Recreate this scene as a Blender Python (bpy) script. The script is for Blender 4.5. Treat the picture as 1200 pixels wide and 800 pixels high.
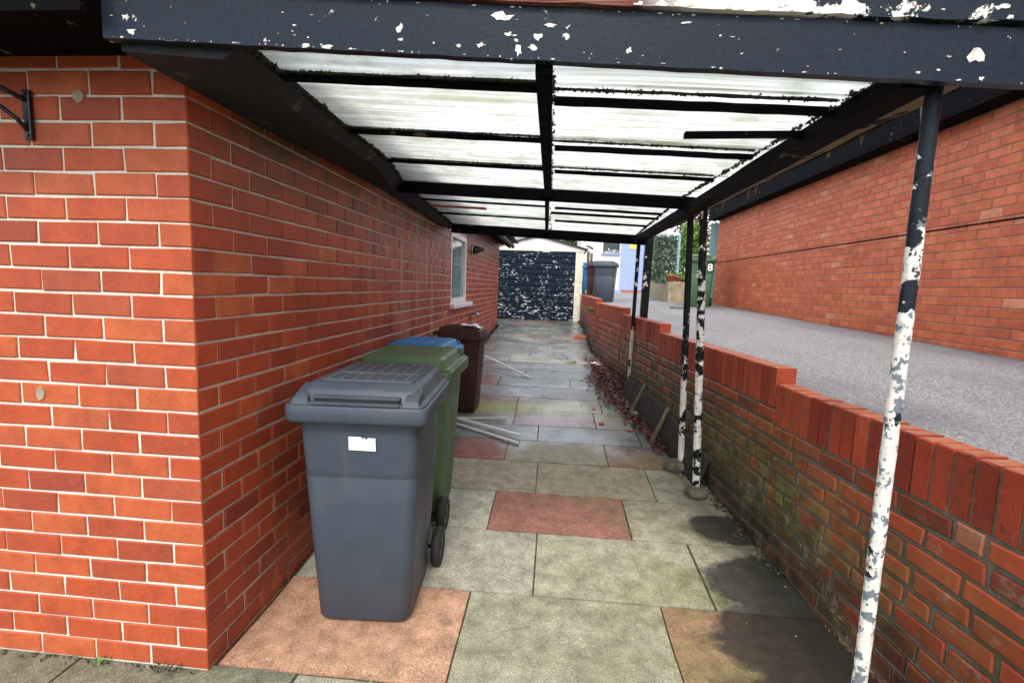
import bpy, bmesh, math, random
from mathutils import Vector, Matrix
from math import sin, cos, pi, radians

for o in list(bpy.data.objects): bpy.data.objects.remove(o)
S = bpy.context.scene
C = bpy.context.collection
R = random.Random(7)

# ------------------------------------------------------------------ camera
CAM = Vector((1.2532, -1.6202, 1.4868))
PITCH, YAW, ROLL, FPX = .1132, -.0826, .0332, 577.61
fw = Vector((sin(YAW)*cos(PITCH), cos(YAW)*cos(PITCH), -sin(PITCH)))
rt = fw.cross(Vector((0, 0, 1))).normalized(); up = rt.cross(fw)
r2 = rt*cos(ROLL)+up*sin(ROLL); u2 = -rt*sin(ROLL)+up*cos(ROLL)
cd = bpy.data.cameras.new('camera'); cam = bpy.data.objects.new('camera', cd); C.objects.link(cam)
cam.matrix_world = Matrix(((r2.x, u2.x, -fw.x, CAM.x), (r2.y, u2.y, -fw.y, CAM.y), (r2.z, u2.z, -fw.z, CAM.z), (0, 0, 0, 1)))
cd.sensor_width = 36; cd.lens = FPX/1200*36; cd.clip_start = .05; cd.clip_end = 2000
S.camera = cam

# ------------------------------------------------------------------ world, sun, exposure
SUN_EL, SUN_AZ = radians(50), radians(180)       # azimuth clockwise from +Y (north)
w = bpy.data.worlds.new('World'); S.world = w; w.use_nodes = True
nt = w.node_tree; nt.nodes.clear()
out = nt.nodes.new('ShaderNodeOutputWorld'); bg = nt.nodes.new('ShaderNodeBackground')
sky = nt.nodes.new('ShaderNodeTexSky'); sky.sky_type = 'NISHITA'; sky.sun_disc = False
sky.sun_elevation = SUN_EL; sky.sun_rotation = SUN_AZ; sky.dust_density = 4; sky.air_density = 1.2
mx = nt.nodes.new('ShaderNodeMix'); mx.data_type = 'RGBA'
mx.inputs[0].default_value = .75                  # cloud cover
mx.inputs[7].default_value = (9.5, 9.9, 10.6, 1)
nt.links.new(sky.outputs[0], mx.inputs[6]); nt.links.new(mx.outputs[2], bg.inputs[0])
bg.inputs[1].default_value = .14
nt.links.new(bg.outputs[0], out.inputs[0])
sd = bpy.data.lights.new('sun', 'SUN'); sun = bpy.data.objects.new('sun', sd); C.objects.link(sun)
sd.energy = 1.5; sd.angle = radians(14); sd.color = (1, .95, .87)
sdir = Vector((sin(SUN_AZ)*cos(SUN_EL), cos(SUN_AZ)*cos(SUN_EL), sin(SUN_EL)))
sun.rotation_euler = sdir.to_track_quat('Z', 'Y').to_euler(); sun.location = (0, -5, 20)
S.view_settings.view_transform = 'Standard'; S.view_settings.look = 'None'
S.view_settings.exposure = .75; S.view_settings.gamma = 1; S.view_settings.use_curve_mapping = False

# ------------------------------------------------------------------ materials
class NT:
    def __init__(s, name):
        s.m = bpy.data.materials.new(name); s.m.use_nodes = True
        s.t = s.m.node_tree; s.t.nodes.clear()
        s.o = s.n('OutputMaterial'); s.b = s.n('BsdfPrincipled'); s.l(s.b.outputs[0], s.o.inputs[0])
    def n(s, k, **kw):
        x = s.t.nodes.new('ShaderNode'+k)
        for a, b in kw.items(): setattr(x, a, b)
        return x
    def l(s, a, b): s.t.links.new(a, b)
    def set(s, node, key, v):
        if hasattr(v, 'is_linked') or hasattr(v, 'links'): s.l(v, node.inputs[key])
        else: node.inputs[key].default_value = v
    def co(s, kind='Object', scale=None):
        c = s.n('TexCoord'); o = c.outputs[kind]
        if scale:
            m = s.n('Mapping'); s.l(o, m.inputs[0]); m.inputs['Scale'].default_value = scale; o = m.outputs[0]
        return o
    def noise(s, scale, detail=4, rough=.55, vec=None, dist=0):
        x = s.n('TexNoise'); x.inputs['Scale'].default_value = scale; x.inputs['Detail'].default_value = detail
        x.inputs['Roughness'].default_value = rough; x.inputs['Distortion'].default_value = dist
        s.l(vec if vec is not None else s.co(), x.inputs['Vector']); return x.outputs['Fac']
    def voro(s, scale, vec=None, feature='F1', out='Distance'):
        x = s.n('TexVoronoi', feature=feature); x.inputs['Scale'].default_value = scale
        s.l(vec if vec is not None else s.co(), x.inputs['Vector']); return x.outputs[out]
    def ramp(s, f, stops, interp='LINEAR'):
        x = s.n('ValToRGB'); x.color_ramp.interpolation = interp
        el = x.color_ramp.elements
        while len(el) > 1: el.remove(el[-1])
        el[0].position = stops[0][0]; el[0].color = c4(stops[0][1])
        for p, c in stops[1:]:
            e = el.new(p); e.color = c4(c)
        s.l(f, x.inputs[0]); return x.outputs[0]
    def mix(s, f, a, b, mode='MIX'):
        x = s.n('Mix', data_type='RGBA', blend_type=mode)
        s.set(x, 0, f)
        for i, v in ((6, a), (7, b)):
            if isinstance(v, (tuple, list)): x.inputs[i].default_value = c4(v)
            else: s.l(v, x.inputs[i])
        return x.outputs[2]
    def math(s, op, a, b=0, clamp=False):
        x = s.n('Math', operation=op, use_clamp=clamp); s.set(x, 0, a); s.set(x, 1, b); return x.outputs[0]
    def mr(s, v, a, b, c=0., d=1.):
        x = s.n('MapRange'); s.set(x, 0, v)
        for i, q in zip((1, 2, 3, 4), (a, b, c, d)): x.inputs[i].default_value = q
        return x.outputs[0]
    def sep(s, v=None):
        x = s.n('SeparateXYZ'); s.l(v if v is not None else s.co(), x.inputs[0]); return x.outputs
    def bump(s, h, strength=.3, dist=.01):
        x = s.n('Bump'); x.inputs['Strength'].default_value = strength; x.inputs['Distance'].default_value = dist
        s.l(h, x.inputs['Height']); s.l(x.outputs[0], s.b.inputs['Normal'])
    def col(s, c):
        if isinstance(c, (tuple, list)): s.b.inputs['Base Color'].default_value = c4(c)
        else: s.l(c, s.b.inputs['Base Color'])
    def rough(s, r): s.set(s.b, 'Roughness', r)

def c4(c):
    if isinstance(c, (int, float)): return (c, c, c, 1)
    return tuple(c) if len(c) == 4 else tuple(c)+(1,)

def m_plain(name, c, rough=.6, metal=0., var=.15, scale=25, bump=.05):
    t = NT(name); n = t.noise(scale, 5)
    t.col(t.mix(t.mr(n, .3, .7), tuple(v*(1-var) for v in c), tuple(min(1, v*(1+var)) for v in c)))
    t.rough(t.mr(n, .3, .7, max(.05, rough-.08), min(1, rough+.08))); t.b.inputs['Metallic'].default_value = metal
    t.bump(n, bump, .01); return t.m

def m_brick(name, stops, stain=None, rough=.55):
    t = NT(name)
    g = t.n('NewGeometry').outputs['Random Per Island']
    c = t.ramp(g, stops)
    n1 = t.noise(9, 6, .65); n2 = t.noise(120, 3); n3 = t.noise(38, 5, .7)
    c = t.mix(t.mr(n1, .38, .72, 0, .55), c, (.22, .042, .024))
    c = t.mix(t.mr(n3, .55, .8, 0, .30), c, (.50, .17, .09)); c = t.mix(t.mr(t.noise(2.2, 7, .7), .52, .74, 0, .45), c, (.17, .045, .03)); c = t.mix(t.mr(t.noise(75, 4, .8), .68, .76, 0, .6), c, (.62, .42, .34))
    c = t.mix(t.mr(t.voro(55), .0, .09, .35, 0), c, (.09, .03, .025))
    if stain: c = stain(t, c)
    fl = t.noise(260, 2, .6); c = t.mix(t.mr(fl, .3, .7), t.mix(1., c, (.82, .80, .78), 'MULTIPLY'), t.mix(1., c, (1.16, 1.18, 1.2), 'MULTIPLY'))
    t.b.inputs['Specular IOR Level'].default_value = .28
    t.col(c); t.rough(t.mr(n3, .3, .7, rough-.12, rough+.15))
    h = t.math('ADD', t.math('MULTIPLY', n2, .35), t.math('MULTIPLY', n3, .9))
    t.bump(h, .35, .004); return t.m

def m_mortar(name, a, b, moss=0):
    t = NT(name); n = t.noise(60, 6, .7); n2 = t.noise(9, 6, .7)
    c = t.mix(t.mr(n, .3, .7), a, b); c = t.mix(t.mr(n2, .5, .75, 0, .5), c, tuple(v*.45 for v in a))
    if moss: c = t.mix(t.mr(t.noise(3, 5), .4, .62, 0, moss), c, (.05, .065, .02))
    t.col(c); t.rough(.95); t.bump(n, .6, .006); return t.m

def side_stain(t, c):      # pale efflorescence runs and green algae high on the long wall
    p = t.sep(); y, z = p[1], p[2]
    runs = t.noise(1, 5, .6, t.co(scale=(1, 7, .7)))
    band = t.math('MULTIPLY', t.mr(y, 1.3, 2.4), t.mr(y, 5.2, 3.2))
    k = t.math('MULTIPLY', t.math('MULTIPLY', t.mr(runs, .46, .66), band), t.mr(z, .9, 1.5, .3, .55))
    c = t.mix(k, c, (.58, .40, .35))
    g = t.math('MULTIPLY', t.mr(z, 1.72, 2.05), t.mr(t.noise(7, 6, .65), .40, .58, 0, .85))
    gx = t.mr(p[0], -.02, .0)
    g = t.math('MULTIPLY', g, t.math('MULTIPLY', gx, t.mr(y, .0, .25)))
    c = t.mix(g, c, (.075, .075, .02))
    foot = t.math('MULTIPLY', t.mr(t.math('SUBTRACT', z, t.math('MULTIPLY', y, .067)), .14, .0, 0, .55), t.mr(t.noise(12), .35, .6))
    return t.mix(foot, c, (.09, .035, .03))

def low_stain(t, c):       # moss and damp on the low garden wall
    p = t.sep(); x, y, z = p
    h = t.math('SUBTRACT', z, t.math('MULTIPLY', y, .067))
    n = t.noise(5, 6, .65)
    m = t.math('MULTIPLY', t.mr(h, .85, .45), t.mr(n, .33, .50))
    m = t.math('MULTIPLY', m, t.math('MULTIPLY', t.mr(y, -.4, .9, .15, 1), t.mr(y, 6.2, 3.6, .1, 1)))
    c = t.mix(t.math('MULTIPLY', m, .95), c, t.mix(t.mr(t.noise(14, 5), .4, .6), (.045, .05, .018), (.12, .125, .04)))
    d = t.math('MULTIPLY', t.mr(h, .36, .10, 0, .9), t.mr(t.noise(3), .25, .5))
    c = t.mix(d, c, (.028, .02, .014))
    w = t.math('MULTIPLY', t.mr(t.noise(10, 8, .75), .56, .68), t.mr(h, .95, .6, .1, .55))
    return t.mix(w, c, (.32, .27, .24))

REDS = [(0, (.30, .055, .032)), (.05, (.38, .070, .028)), (.35, (.44, .076, .027)), (.65, (.48, .088, .029)), (.9, (.52, .120, .043)), (1, (.36, .075, .036))]
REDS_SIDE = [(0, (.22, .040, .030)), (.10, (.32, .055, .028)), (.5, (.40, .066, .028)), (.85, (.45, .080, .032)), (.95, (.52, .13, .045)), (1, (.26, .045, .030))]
M = {}
M['brick_front'] = m_brick('glazed red brick', REDS)
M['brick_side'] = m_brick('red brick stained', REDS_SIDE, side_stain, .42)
M['brick_low'] = m_brick('dark red brick mossy', [(0, (.12, .024, .018)), (.3, (.30, .042, .022)), (.7, (.40, .060, .026)), (.94, (.44, .085, .035)), (1, (.36, .15, .085))], low_stain, .4)
def cop_stain(t, c):
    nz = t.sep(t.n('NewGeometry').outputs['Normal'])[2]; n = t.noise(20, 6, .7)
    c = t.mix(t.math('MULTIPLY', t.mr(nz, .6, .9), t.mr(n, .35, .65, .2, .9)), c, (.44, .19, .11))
    c = t.mix(t.mr(t.noise(34, 6, .75), .56, .66, 0, .8), c, (.06, .035, .028))
    st = t.noise(1, 5, .7, t.co(scale=(30, 30, 3))); return t.mix(t.mr(st, .64, .7, 0, .6), c, (.42, .36, .32))
M['coping'] = m_brick('coping brick', [(0, (.20, .030, .020)), (.5, (.36, .055, .026)), (1, (.45, .085, .035))], cop_stain, .36)
M['brick_far'] = m_brick('pinkish red brick', [(0, (.48, .105, .045)), (.5, (.57, .140, .058)), (.97, (.62, .17, .075)), (1, (.62, .26, .16))])
M['mortar_light'] = m_mortar('pale lime mortar', (.80, .76, .66), (.62, .57, .47))
M['mortar_side'] = m_mortar('dull mortar', (.62, .55, .45), (.46, .40, .32))
M['mortar_low'] = m_mortar('grey mossy mortar', (.20, .175, .14), (.085, .08, .06), .7)
M['mortar_far'] = m_mortar('brown mortar', (.24, .12, .07), (.36, .22, .14))

def m_flake(name, paint, under, amount=.5, scale=9, zlo=None, zhi=None, lo=.2, rough=.38, third=None, axis=2, spec=.10, vec=None, wood=None, cl=.7):
    """old paint with flakes missing: `amount` is how much paint is left"""
    t = NT(name); vv = t.co(scale=vec) if vec else None
    n = t.noise(scale, 9, .66, vv, dist=.3)
    th = t.noise(scale*.22, 3)
    v = t.math('ADD', n, t.math('MULTIPLY', t.math('SUBTRACT', th, .5), cl))
    if zlo is not None:
        z = t.sep()[axis]; v = t.math('ADD', v, t.mr(z, zlo, zhi, -lo, lo))
    k = t.mr(v, amount-.006, amount+.006)                   # 1 = flake gone
    fine = t.noise(70, 6, .7)
    pc = t.mix(t.mr(fine, .35, .75), paint, tuple(min(1, q*1.7+.001) for q in paint))
    uc = t.mix(t.mr(t.noise(22, 6, .7), .42, .56), tuple(q*.8 for q in under), under)
    if wood:
        wk = t.mr(t.math('ADD', t.sep()[0], t.math('MULTIPLY', th, .3)), wood[0], wood[1]); grain = t.noise(1, 6, .7, t.co(scale=(3, 60, 60)))
        uc = t.mix(wk, t.ramp(grain, [(.36, (.03, .012, .01)), (.5, (.17, .055, .045)), (.62, (.26, .15, .10)), (.78, (.45, .36, .28))]), uc)
        k = t.mr(t.math('ADD', v, t.mr(t.sep()[0], wood[0]+.1, wood[1]+.2, .35, 0)), amount-.006, amount+.006)
    if third: uc = t.mix(t.mr(t.noise(24, 7, .65), .535, .55), uc, third)
    t.col(t.mix(k, pc, uc)); t.rough(t.mr(k, 0, 1, rough, .8)); t.b.inputs['Specular IOR Level'].default_value = spec
    h = t.math('SUBTRACT', t.math('MULTIPLY', fine, .25), k)
    t.bump(h, .9, .004); return t.m

WHITE = (.80, .79, .75)
M['fascia'] = m_flake('black fascia paint flaking', (.009, .014, .024), WHITE, .66, 14, rough=.36, spec=.16, cl=.35)
M['fascia_worn'] = m_flake('black fascia paint badly flaking', (.009, .014, .024), WHITE, .60, 8, rough=.4, spec=.16, wood=(1.60, 1.72), cl=.4)
M['black_timber'] = m_flake('black timber paint', (.003, .003, .004), (.10, .08, .055), .70, 14, rough=.7, spec=.03)
M['ledger'] = m_flake('haze lightened black timber paint', (.026, .027, .031), (.09, .085, .06), .64, 8, rough=.7, spec=.1)  # haze put into the colour: lighter grey than the other black timber
M['raw_board'] = m_flake('weathered board', (.17, .125, .08), (.02, .018, .015), .60, 8, rough=.8)
M['post_front'] = m_flake('white over black post paint', (.014, .017, .024), (.78, .76, .70), .51, 16, 1.40, 1.80, -.16, .35, third=(.16, .19, .22))
M['post_mid'] = m_flake('black post paint flaking', (.010, .011, .013), (.72, .70, .64), .57, 14, .5, 1.5, -.10, .4)
M['post_mid2'] = m_flake('black post paint with white patches', (.010, .011, .013), (.76, .74, .68), .545, 15, .3, 2.2, -.085, .4, cl=.5)
M['door_flake'] = m_flake('dark blue door paint flaking', (.007, .013, .024), (.74, .75, .76), .60, 13, .6, 2.3, -.022, .4, third=(.25, .33, .42), vec=(.8, 1, 2.0), cl=.25)
t = NT('old white undercoat'); n = t.noise(60, 6, .7); t.col(t.mix(t.mr(n, .35, .6), (.45, .42, .35), (.84, .83, .80))); t.rough(.75); t.bump(n, .5, .003); M['old_white'] = t.m
M['white_trim'] = m_plain('white plastic', (.80, .80, .79), .3, var=.05)
M['cream'] = m_plain('cream painted concrete', (.72, .68, .56), .7, var=.2, scale=12, bump=.2)
M['render_white'] = m_plain('white render', (.82, .78, .76), .85, var=.06, scale=40, bump=.2)
M['render_pink'] = m_plain('pinkish render', (.74, .58, .53), .85, var=.1, scale=30)
M['blue_door'] = m_plain('lavender blue paint', (.30, .40, .68), .5, var=.06)
M['teal'] = m_plain('pale teal paint', (.30, .50, .54), .6, var=.1)
M['yellow'] = m_plain('yellow plastic', (.72, .58, .16), .5)
M['stone'] = m_plain('sandstone', (.34, .28, .19), .9, var=.35, scale=7, bump=.6)
M['slate'] = m_plain('dark slate', (.018, .019, .018), .6, var=.5, scale=10, bump=.5)
M['slate_roof'] = m_plain('grey roof slates', (.22, .21, .20), .8, var=.45, scale=18, bump=.6)
M['felt'] = m_plain('roof felt', (.06, .06, .06), .9)
M['black_plastic'] = m_plain('black plastic', (.015, .015, .016), .42)
M['rubber'] = m_plain('tyre rubber', (.018, .018, .018), .7, bump=.2)
M['iron'] = m_plain('black iron', (.015, .016, .018), .35, .3)
M['steel'] = m_plain('dull steel', (.42, .42, .42), .4, .8)
M['terracotta'] = m_plain('terracotta', (.50, .13, .06), .8)
M['wood_grey'] = m_plain('weathered wood', (.13, .115, .07), .85, var=.4, scale=14)
M['red_paint'] = m_plain('dull red board', (.50, .12, .11), .7)
M['bark'] = m_plain('bark', (.09, .07, .05), .9, var=.4, scale=10, bump=.6)
M['dark_glass'] = m_plain('dark window glass', (.03, .035, .04), .08)
M['soil'] = m_plain('soil', (.05, .04, .025), .95, var=.4)
t = NT('window glass'); t.col(t.mix(t.mr(t.noise(3), .35, .65), (.16, .24, .24), (.30, .38, .38))); t.rough(.06); M['glass'] = t.m

def m_bin(name, c, dirt=(.10, .10, .08), rough=.42):
    t = NT(name); n = t.noise(7, 6, .6); s = t.noise(1, 6, .7, t.co(scale=(14, 14, 90))); f = t.noise(220, 2)
    k = t.mix(t.mr(n, .35, .7), tuple(v*.93 for v in c), tuple(min(1, v*1.07) for v in c))
    k = t.mix(t.mr(s, .66, .74, 0, .4), k, tuple(min(1, v*2.2+.05) for v in c))
    k = t.mix(t.mr(t.noise(3.3, 5), .55, .75, 0, .35), k, dirt)
    k = t.mix(t.mr(t.voro(26), .0, .035, .5, 0), k, (.4, .4, .38))
    run = t.noise(1, 5, .6, t.co(scale=(30, 30, 2.2)))
    k = t.mix(t.mr(run, .55, .75, 0, .3), k, dirt)
    t.b.inputs['Specular IOR Level'].default_value = .35
    t.col(k); t.rough(t.mr(n, .3, .7, rough-.06, rough+.16)); t.bump(f, .12, .002); return t.m
M['bin_grey'] = m_bin('grey bin plastic', (.050, .064, .088))
M['bin_green'] = m_bin('green bin plastic', (.075, .135, .06), (.12, .13, .08))
M['bin_dgreen'] = m_bin('dark green bin plastic', (.055, .125, .065))
M['bin_blue'] = m_bin('blue bin plastic', (.03, .20, .50))
M['bin_brown'] = m_bin('brown bin plastic', (.055, .017, .013), (.03, .02, .02), .5)
M['rib_bin_grey'] = m_bin('lighter grey rib plastic', (.13, .145, .165))  # lid ribs in a lighter grey than the bin
M['label'] = m_plain('white label', (.86, .87, .88), .5, var=.03)

# paving: slab colour comes from the slab itself (attribute), weathering is procedural
def m_slab():
    t = NT('stone flag'); a = t.n('Attribute'); a.attribute_name = 'tint'; c = a.outputs['Color']
    p = t.sep(); x, y, z = p
    big = t.noise(2.2, 6, .6); mid = t.noise(11, 7, .68); fine = t.noise(150, 3, .7)
    c = t.mix(t.mr(mid, .30, .72), t.mix(1., c, (.58, .56, .52), 'MULTIPLY'), t.mix(1., c, (1.45, 1.45, 1.4), 'MULTIPLY'))
    c = t.mix(t.mr(fine, .32, .68), t.mix(1., c, (.50, .49, .46), 'MULTIPLY'), t.mix(1., c, (1.5, 1.5, 1.48), 'MULTIPLY'))
    c = t.mix(t.mr(t.voro(42), .05, .16, .55, 0), c, (.06, .055, .045)); c = t.mix(t.mr(t.voro(31, t.co(scale=(1.2, 1, 1))), .03, .09, .5, 0), c, (.55, .54, .48))
    g2 = t.noise(48, 6, .75); c = t.mix(t.mr(g2, .57, .70, 0, .55), c, (.50, .49, .43)); c = t.mix(t.mr(g2, .42, .32, 0, .6), c, (.07, .065, .05))
    # algae: heavier toward the low wall, and a strip crossing the path
    near = t.mr(x, 1.1, 2.2, .10, .75); near = t.math('MULTIPLY', near, t.mr(y, 3.2, 1.8, .15, 1))
    alg = t.math('MULTIPLY', t.mr(t.noise(3.4, 8, .72), .44, .60), near)
    c = t.mix(alg, c, t.mix(t.mr(mid, .35, .6), (.10, .11, .035), (.20, .205, .06)))
    foot = t.math('MULTIPLY', t.mr(t.math('ADD', x, t.math('MULTIPLY', y, .1)), 2.2, 2.5), t.mr(big, .3, .5, .3, .8)); c = t.mix(foot, c, (.045, .045, .03))
    yw = t.math('ADD', y, t.math('MULTIPLY', t.noise(2.5, 3), .35))
    strip = t.math('MULTIPLY', t.mr(yw, 3.38, 3.5), t.mr(yw, 3.95, 3.72)); strip = t.math('MULTIPLY', strip, t.mr(x, 1.9, .8, .3, 1))
    alg_strip = t.math('MULTIPLY', strip, t.mr(mid, .25, .45, .3, .95))
    c = t.mix(t.mr(t.voro(2.3, t.co(scale=(1, 1.3, 1))), .05, .10, .35, 0), c, (.07, .065, .055))
    # dark glossy patches by the low wall; damp stone over the far half of the path
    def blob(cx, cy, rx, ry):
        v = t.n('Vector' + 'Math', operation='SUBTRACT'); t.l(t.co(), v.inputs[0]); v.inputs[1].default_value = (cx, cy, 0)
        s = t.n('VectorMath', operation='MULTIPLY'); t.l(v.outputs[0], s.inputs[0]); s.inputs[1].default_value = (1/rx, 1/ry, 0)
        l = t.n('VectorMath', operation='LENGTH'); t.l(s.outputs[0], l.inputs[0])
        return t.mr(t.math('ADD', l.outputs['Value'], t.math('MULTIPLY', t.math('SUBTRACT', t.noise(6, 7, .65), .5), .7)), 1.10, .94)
    dark_patch = blob(2.37, 1.33, .23, .16)
    for b in ((2.42, .83, .33, .22), (2.45, .40, .42, .36), (2.55, .0, .60, .42)): dark_patch = t.math('MAXIMUM', dark_patch, blob(*b))
    c = t.mix(t.math('MULTIPLY', dark_patch, .84), c, (.012, .013, .012))
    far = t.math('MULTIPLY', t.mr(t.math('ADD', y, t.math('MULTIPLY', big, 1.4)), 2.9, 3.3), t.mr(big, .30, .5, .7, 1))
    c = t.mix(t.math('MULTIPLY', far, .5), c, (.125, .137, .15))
    c = t.mix(alg_strip, c, (.27, .28, .07))
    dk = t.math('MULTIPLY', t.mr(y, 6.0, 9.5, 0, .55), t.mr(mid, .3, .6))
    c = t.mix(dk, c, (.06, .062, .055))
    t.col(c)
    r = t.mr(mid, .3, .7, .62, .9)
    gloss = t.math('MAXIMUM', t.math('MULTIPLY', dark_patch, .6), t.math('MULTIPLY', far, t.mr(big, .35, .6, .5, .95)))
    x2 = t.n('Mix', data_type='FLOAT'); t.l(gloss, x2.inputs[0]); t.l(r, x2.inputs[2]); x2.inputs[3].default_value = .13
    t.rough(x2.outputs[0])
    t.bump(t.math('ADD', t.math('MULTIPLY', fine, .4), mid), .35, .004)
    return t.m
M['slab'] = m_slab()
t = NT('resin gravel'); v = t.n('TexVoronoi'); v.inputs['Scale'].default_value = 130; t.l(t.co(), v.inputs['Vector'])
g = t.ramp(v.outputs['Color'], [(0, (.05, .05, .055)), (.35, (.17, .165, .17)), (.6, (.27, .265, .265)), (.85, (.42, .40, .39)), (1, (.6, .58, .55))])
t.col(t.mix(t.mr(t.noise(1.2, 4), .35, .7, 0, .35), g, (.24, .235, .24))); 
pz = t.sep(); edge = t.mr(t.math('ADD', pz[0], t.math('MULTIPLY', t.noise(5, 6, .7), .25)), 4.9, 5.02, 0, .6)
w2 = t.math('ADD', pz[0], t.math('MULTIPLY', pz[1], .1)); e2 = t.mr(t.math('SUBTRACT', w2, t.math('MULTIPLY', t.noise(6, 6, .7), .2)), 2.68, 2.58, 0, .7)
gg = t.mix(t.math('MAXIMUM', edge, e2), t.mix(t.mr(t.noise(.8, 6, .65, t.co(scale=(1.6, .5, 1))), .42, .66, 0, .5), t.mix(t.mr(t.noise(1.2, 4), .35, .7, 0, .35), g, (.24, .235, .24)), (.10, .10, .105)), (.07, .06, .04)); t.col(gg)
t.rough(.75); t.bump(v.outputs['Distance'], .8, .006); M['gravel'] = t.m
t = NT('dark joint dirt'); t.col(t.mix(t.mr(t.noise(30, 5), .3, .7), (.03, .028, .018), (.10, .10, .05))); t.rough(1); M['dirt'] = t.m
t = NT('grass ground'); t.col(t.mix(t.mr(t.noise(3, 5), .3, .7), (.05, .07, .025), (.10, .09, .05))); t.rough(1); M['terrain'] = t.m

# translucent corrugated sheet, grimy, corrugation shade painted in
t = NT('grimy corrugated plastic'); t.t.nodes.remove(t.b)
st = t.noise(1, 7, .68, t.co(scale=(1.1, 34, 1))); bl = t.noise(7, 6, .65); mo = t.noise(2.2, 4)
c = t.mix(t.mr(st, .46, .66, 0, .8), (.74, .76, .735), (.40, .40, .31))
c = t.mix(t.mr(t.math('ADD', bl, t.math('MULTIPLY', mo, .5)), .72, .95, 0, .6), c, (.30, .32, .20))
c = t.mix(t.mr(t.noise(23, 5, .7), .69, .73), c, (.05, .05, .03))
yy_ = t.sep()[1]; rib_shade = t.math('SINE', t.math('MULTIPLY', yy_, 2*pi/.0375)); rib_shade = t.math('MULTIPLY', t.mr(rib_shade, .2, 1), t.mr(t.noise(1, 6, .7, t.co(scale=(2.5, 9, 1))), .38, .62, .1, .75))  # stripes in the colour imitate the shading of the corrugations
c = t.mix(rib_shade, c, (.40, .41, .35)); c = t.mix(t.mr(t.noise(3, 7, .7, t.co(scale=(.6, 3, 1))), .55, .68, 0, .5), c, (.30, .33, .20))
tr = t.n('BsdfTranslucent'); t.l(c, tr.inputs[0]); gl = t.n('BsdfDiffuse'); t.l(c, gl.inputs[0])
ms = t.n('MixShader'); ms.inputs[0].default_value = .25; t.l(tr.outputs[0], ms.inputs[1]); t.l(gl.outputs[0], ms.inputs[2]); t.l(ms.outputs[0], t.o.inputs[0]); M['sheet'] = t.m

def m_leaf(name, a, b, c, tr=.25):
    t = NT(name); g = t.n('NewGeometry').outputs['Random Per Island']
    t.col(t.ramp(g, [(0, a), (.5, b), (.93, b), (1, c)])); t.rough(.5); t.b.inputs['Transmission Weight'].default_value = 0
    return t.m
M['leaf_dead'] = m_leaf('dead leaves', (.04, .012, .010), (.15, .045, .032), (.42, .24, .18))
M['leaf_ivy'] = m_leaf('blue green ivy', (.05, .10, .06), (.12, .19, .12), (.26, .33, .22))
M['leaf_hedge'] = m_leaf('bright hedge leaves', (.05, .12, .015), (.14, .27, .03), (.27, .40, .07))
M['leaf_tree'] = m_leaf('tree leaves', (.04, .07, .02), (.08, .12, .03), (.14, .17, .05))
M['weed'] = m_leaf('weed leaves', (.05, .12, .02), (.14, .26, .04), (.30, .42, .08))
M['moss'] = m_leaf('dark moss', (.008, .009, .006), (.022, .026, .010), (.06, .075, .02))
M['petal'] = m_leaf('red petals', (.5, .03, .02), (.6, .06, .04), (.7, .15, .1))

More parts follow.
